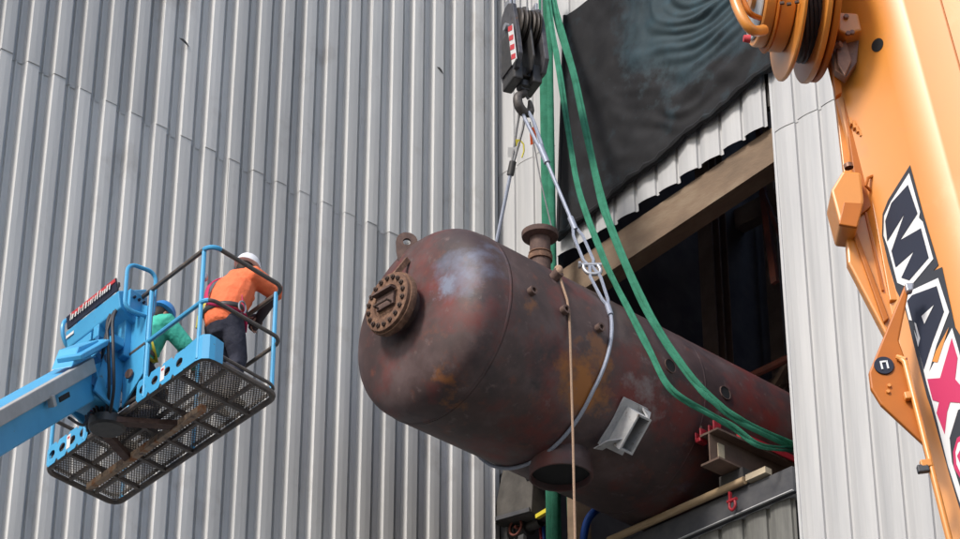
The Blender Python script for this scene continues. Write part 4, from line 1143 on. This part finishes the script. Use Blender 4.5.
# ================================================================ WORKERS
def person(loc, face, J, label, mats, extras):
    """J: joints in a frame facing +x, left +y, feet at z 0"""
    fx = V((math.cos(face), math.sin(face), 0))
    fy = EZ.cross(fx)
    W = lambda p: loc + fx * p[0] + fy * p[1] + EZ * p[2]
    root = thing('person', label, 'person', loc)
    def remesh(o, vox):
        m = o.modifiers.new('skin', 'REMESH')
        m.mode, m.voxel_size, m.use_smooth_shade = 'VOXEL', vox, True
        s = o.modifiers.new('smooth', 'SMOOTH')
        s.factor, s.iterations = .5, 4
    hc_, hd = V(J['head']), V(J['look']).normalized()
    side = V((0, 1, 0))
    upv = hd.cross(side).normalized()
    if upv.z < 0: upv = -upv
    sidev = upv.cross(hd)
    hw = lambda a, b, c: W(hc_ + hd * a + sidev * b + upv * c)
    HD, HS, HU = fx * hd.x + fy * hd.y + EZ * hd.z, fx * sidev.x + fy * sidev.y + EZ * sidev.z, fx * upv.x + fy * upv.y + EZ * upv.z
    body = MB()
    ch, wa, hi, nk = V(J['chest']), V(J['waist']), V(J['hip']), V(J['neck'])
    body.limb([W(hi), W(wa), W(ch), W(nk + (ch - nk) * .35)], [(.15, .11), (.135, .10), (.16, .115), (.12, .085)], side=fy)
    body.limb([W(nk + (ch - nk) * .35), W(nk), hw(-.02, 0, -.07)], [.065, .058, .056])
    body.ell(hw(0, 0, 0.01), (.098, .076, .115), (HD, HS, HU)).ell(hw(.035, 0, -.075), (.06, .055, .055), (HD, HS, HU))
    body.limb([hw(.09, 0, .02), hw(.115, 0, -.025)], [.012, .018], n=8)
    for q in (-1, 1):
        body.ell(hw(-.005, q * .078, -.01), (.022, .012, .033), (HD, HS, HU))
        sh, el, wr = [V(J[k + ('l' if q > 0 else 'r')]) for k in ('sh', 'el', 'wr')]
        body.limb([W(sh), W((sh + el) / 2), W(el), W((el + wr) / 2), W(wr)], [.062, .05, .042, .04, .03])
        hdv = (wr - el).normalized()
        hs = V((0, 0, 1)).cross(hdv)
        hs = hs.normalized() if hs.length > .1 else V((1, 0, 0))
        hn = hdv.cross(hs)
        P = lambda a, b, c: W(wr + hdv * a + hs * b + hn * c)
        body.limb([P(.0, 0, 0), P(.05, 0, 0), P(.085, 0, -.003)], [(.028, .02), (.042, .018), (.04, .014)], side=fx * hs.x + fy * hs.y + EZ * hs.z)
        for k, (b, l) in enumerate(((-.033, .068), (-.011, .078), (.011, .072), (.032, .056))):
            body.limb([P(.075, b, 0), P(.085 + l * .4, b * 1.08, -.008), P(.085 + l * .75, b * 1.1, -.028), P(.08 + l * .85, b * 1.1, -.048)], [.0095, .009, .0085, .0075], n=8)
        t_ = -q
        body.limb([P(.02, .03 * t_, -.004), P(.05, .055 * t_, -.016), P(.078, .062 * t_, -.03)], [.013, .011, .009], n=8)
        hp, kn, an = [V(J[k + ('l' if q > 0 else 'r')]) for k in ('hp', 'kn', 'an')]
        body.limb([W(hp), W((hp + kn) / 2), W(kn), W(kn + (an - kn) * .35), W(an)], [.092, .08, .056, .055, .04])
        body.limb([W(an + V((-.05, 0, -.045))), W(an + V((.06, 0, -.05))), W(an + V((.15, 0, -.055)))], [(.038, .035), (.045, .03), (.038, .02)], side=fy)
    o = body.obj('body', M['skin'], root)
    remesh(o, .0065)
    # face: eyes and mouth
    for q in (-1, 1):
        MB().ell(hw(.088, q * .032, .01), (.012, .014, .009), (HD, HS, HU), 10, 6).obj('eye', M['hair'], root)
    # jacket
    jk = MB()
    jk.limb([W(hi + (wa - hi) * .25), W(wa), W((wa + ch) / 2), W(ch), W(nk + (ch - nk) * .42)], [(.205, .18), (.21, .18), (.225, .185), (.225, .175), (.155, .13)], side=fy)
    for q in (-1, 1):
        sh, el, wr = [V(J[k + ('l' if q > 0 else 'r')]) for k in ('sh', 'el', 'wr')]
        e2_ = el + (wr - el) * J.get('sleeve', .85)
        jk.limb([W(sh + V((-.01, -.05 * q, -.0))), W(sh), W((sh + el) / 2), W(el), W((el + e2_) / 2), W(e2_)], [.095, .102, .092, .086, .076, .06])
    jk.limb([W(nk + V((-.05, -.09, -.015))), W(nk + V((-.095, 0, -.035))), W(nk + V((-.05, .09, -.015)))], [.05, .066, .05])
    for i in range(16):      # folds
        a = rnd.uniform(0, 6.28)
        t = rnd.uniform(.1, .9)
        c = wa + (ch - wa) * t + V((.135 * math.cos(a), .18 * math.sin(a), 0))
        jk.limb([W(c + V((0, .05 * math.sin(a + 1.5), .07))), W(c - V((0, .05 * math.sin(a + 1.5), .07)))], [.022, .026], n=8)
    o = jk.obj('jacket', M[mats['jacket']], root, label=mats['jl'])
    remesh(o, .012)
    # trousers
    tr_ = MB()
    tr_.limb([W(hi + (wa - hi) * .45), W(hi), W(hi - V((0, 0, .08)))], [(.172, .135), (.18, .145), (.16, .13)], side=fy)
    for q in ('l', 'r'):
        hp, kn, an = V(J['hp' + q]), V(J['kn' + q]), V(J['an' + q])
        tr_.limb([W(hp), W((hp + kn) / 2), W(kn), W((kn + an) / 2), W(an + V((0, 0, .03)))], [.115, .105, .085, .078, .075])
        for t in (.25, .8):
            c = kn + (an - kn) * t
            tr_.limb([W(c + V((-.05, -.06, .0))), W(c + V((-.06, .06, .02)))], [.03, .03], n=8)
    o = tr_.obj('trousers', M['navycloth'], root)
    remesh(o, .013)
    for q in ('l', 'r'):
        an = V(J['an' + q])
        bt_ = MB().limb([W(an + V((0, 0, .08))), W(an + V((-.005, 0, 0))), W(an + V((0, 0, -.03)))], [.058, .055, .055])
        bt_.limb([W(an + V((-.06, 0, -.045))), W(an + V((.06, 0, -.048))), W(an + V((.17, 0, -.055)))], [(.045, .038), (.052, .036), (.043, .026)], side=fy)
        o = bt_.obj('boot', M['boot'], root)
        remesh(o, .011)
    # gloves over the hands are skin tight sleeves: dark forearm cuff
    if 'cuff' in mats:
        for q in ('l', 'r'):
            el, wr = V(J['el' + q]), V(J['wr' + q])
            a_ = el + (wr - el) * (J.get('sleeve', .85) - .05)
            MB().limb([W(a_), W((a_ + wr) / 2), W(wr + (wr - el).normalized() * .03)], [.056, .05, .045]).obj('sleeve_cuff', M[mats['cuff']], root)
            g_ = (wr - el).normalized()
            o = MB().limb([W(wr + g_ * .02), W(wr + g_ * .07), W(wr + g_ * .12)], [(.05, .035), (.058, .034), (.05, .03)]).obj('glove', M[mats['cuff']], root)
    # hair and hard hat
    MB().ell(hw(-.022, 0, .0), (.088, .082, .10), (HD, HS, HU)).obj('hair', M['hair'], root)
    hat = []
    for i in range(11):
        a = i / 10 * math.pi / 2
        hat.append((math.sin(a), math.cos(a)))
    hm = MB()
    n_ = 32
    vs, fs = [], []
    prof_ = [(0.0, 1.12), (0.012, 1.12), (.018, 1.0)] + [(.018 + .125 * s_, c_) for s_, c_ in hat[1:]]
    for (z, r) in prof_:
        for k in range(n_):
            a = 2 * math.pi * k / n_
            br = 1.0
            if z <= .013 and math.cos(a) > 0: br = 1 + .22 * math.cos(a) ** 2
            vs.append(hw(.0 + .128 * r * br * math.cos(a), .108 * r * math.sin(a), .045 + z - (.02 * max(0, math.cos(a)) if z <= .013 else 0)))
    for i in range(len(prof_) - 1):
        fs += [(i * n_ + k, i * n_ + (k + 1) % n_, (i + 1) * n_ + (k + 1) % n_, (i + 1) * n_ + k) for k in range(n_)]
    fs.append(tuple(range(n_)))
    hm.add(vs, fs, True).obj('hard_hat', M[mats['hat']], root, label=mats['hl'])
    # harness straps lie on the jacket: loops round each shoulder, a waist belt and leg loops
    def strap(pts, m, name='harness_strap', wd=.024):
        MB().tube(smooth_path([W(p) for p in pts], 6), wd, 8, flat=(fy, .3) if name == 'harness_strap' else (EZ, .3)).obj(name, M[m], root)
    
    strap([nk + V((.0, .12, .01)), nk + V((-.13, .11, -.03)), ch + V((-.195, .11, .03)), (ch + wa) * .5 + V((-.222, .09, 0)), wa + V((-.222, .02, -.02)), wa + V((-.185, -.13, -.10)), wa + V((-.09, -.232, -.15)), wa + V((.02, -.235, -.17))], mats['h1'])
    cen = hi + (wa - hi) * .55
    belt = [cen + V((.188 * math.cos(t / 20 * 6.283), .212 * math.sin(t / 20 * 6.283), 0)) for t in range(20)]
    MB().tube([W(p) for p in belt], .026, 8, closed=True, flat=(EZ, .35)).obj('belt', M[mats['belt']], root)
    extras(root, W, J, strap)
    return root

au = math.atan2(BU.y, BU.x)
JO = dict(head=(.20, 0, 1.475), look=(.95, .0, -.25), neck=(.13, 0, 1.375), chest=(.055, 0, 1.20), waist=(-.03, 0, .98), hip=(-.06, 0, .84),
          shr=(.085, -.185, 1.30), elr=(.33, -.25, 1.215), wrr=(.335, -.06, 1.035), shl=(.09, .18, 1.29), ell=(.31, .25, 1.10), wrl=(.37, .12, 1.09),
          hpr=(-.05, -.09, .82), knr=(.03, -.12, .46), anr=(-.05, -.12, .10), hpl=(-.05, .09, .82), knl=(.06, .11, .46), anl=(.0, .12, .10), sleeve=.16)
def ex_o(root, W, J, strap):
    c = V(J['waist'])
    o = MB().tube([W(c + V((-.05 + .045 * math.cos(t / 14 * 6.283), -.25, -.10 + .06 * math.sin(t / 14 * 6.283)))) for t in range(14)], .009, 6, closed=True).obj('carabiner', M['shiny'], root)
    strap([c + V((-.17, .10, .04)), c + V((-.20, .14, -.10)), c + V((-.18, .17, -.22)), c + V((-.14, .2, -.12)), c + V((-.16, .17, .0))], 'hyellow')
    strap([c + V((-.02, -.185, .06)), c + V((.0, -.20, -.06)), c + V((.06, -.19, -.17)), c + V((.1, -.15, -.26))], 'harness')
    MB().ell(W(c + V((-.17, .13, .30))), (.03, .03, .045)).obj('dee_ring', M['shiny'], root)
person(bk(.71, .61, .035), au, {k: (v if isinstance(v, float) else tuple(c * 1.04 for c in v)) for k, v in JO.items()}, 'worker in an orange hoodie and white hard hat leaning on the platform rail',
       dict(jacket='orangecloth', jl='bright orange hoodie', hat='hatwhite', hl='white hard hat', h1='harness', belt='black', cuff='glove'), ex_o)
JT = dict(head=(.20, 0, 1.245), look=(.9, -.1, -.45), neck=(.13, 0, 1.15), chest=(.05, 0, 1.0), waist=(-.06, 0, .80), hip=(-.10, 0, .68),
          shr=(.085, -.185, 1.08), elr=(.26, -.27, .90), wrr=(.46, -.20, .80), shl=(.09, .18, 1.08), ell=(.2, .28, .86), wrl=(.40, .2, .76),
          hpr=(-.09, -.09, .66), knr=(.12, -.13, .42), anr=(-.08, -.12, .10), hpl=(-.09, .09, .66), knl=(.14, .12, .42), anl=(.0, .12, .10), sleeve=.9)
def ex_t(root, W, J, strap):
    c = V(J['waist'])
    strap([c + V((-.02, -.19, .10)), c + V((.02, -.21, -.02)), c + V((.1, -.18, -.12))], 'hyellow')
    MB().box(W(c + V((-.08, -.19, -.09))), (.09, .05, .12)).obj('pouch', M['signred'], root, bevel=.01)
person(bk(.46, 1.80, .06), au - R_(2), {k: (v if isinstance(v, float) else (v[0] * 1.05, v[1] * 1.12, v[2] * 1.16)) for k, v in JT.items()}, 'worker in a teal sweatshirt and blue hard hat crouching beside the blue console',
       dict(jacket='tealcloth', jl='teal sweatshirt', hat='hatblue', hl='blue hard hat', h1='hyellow', belt='black'), ex_t)
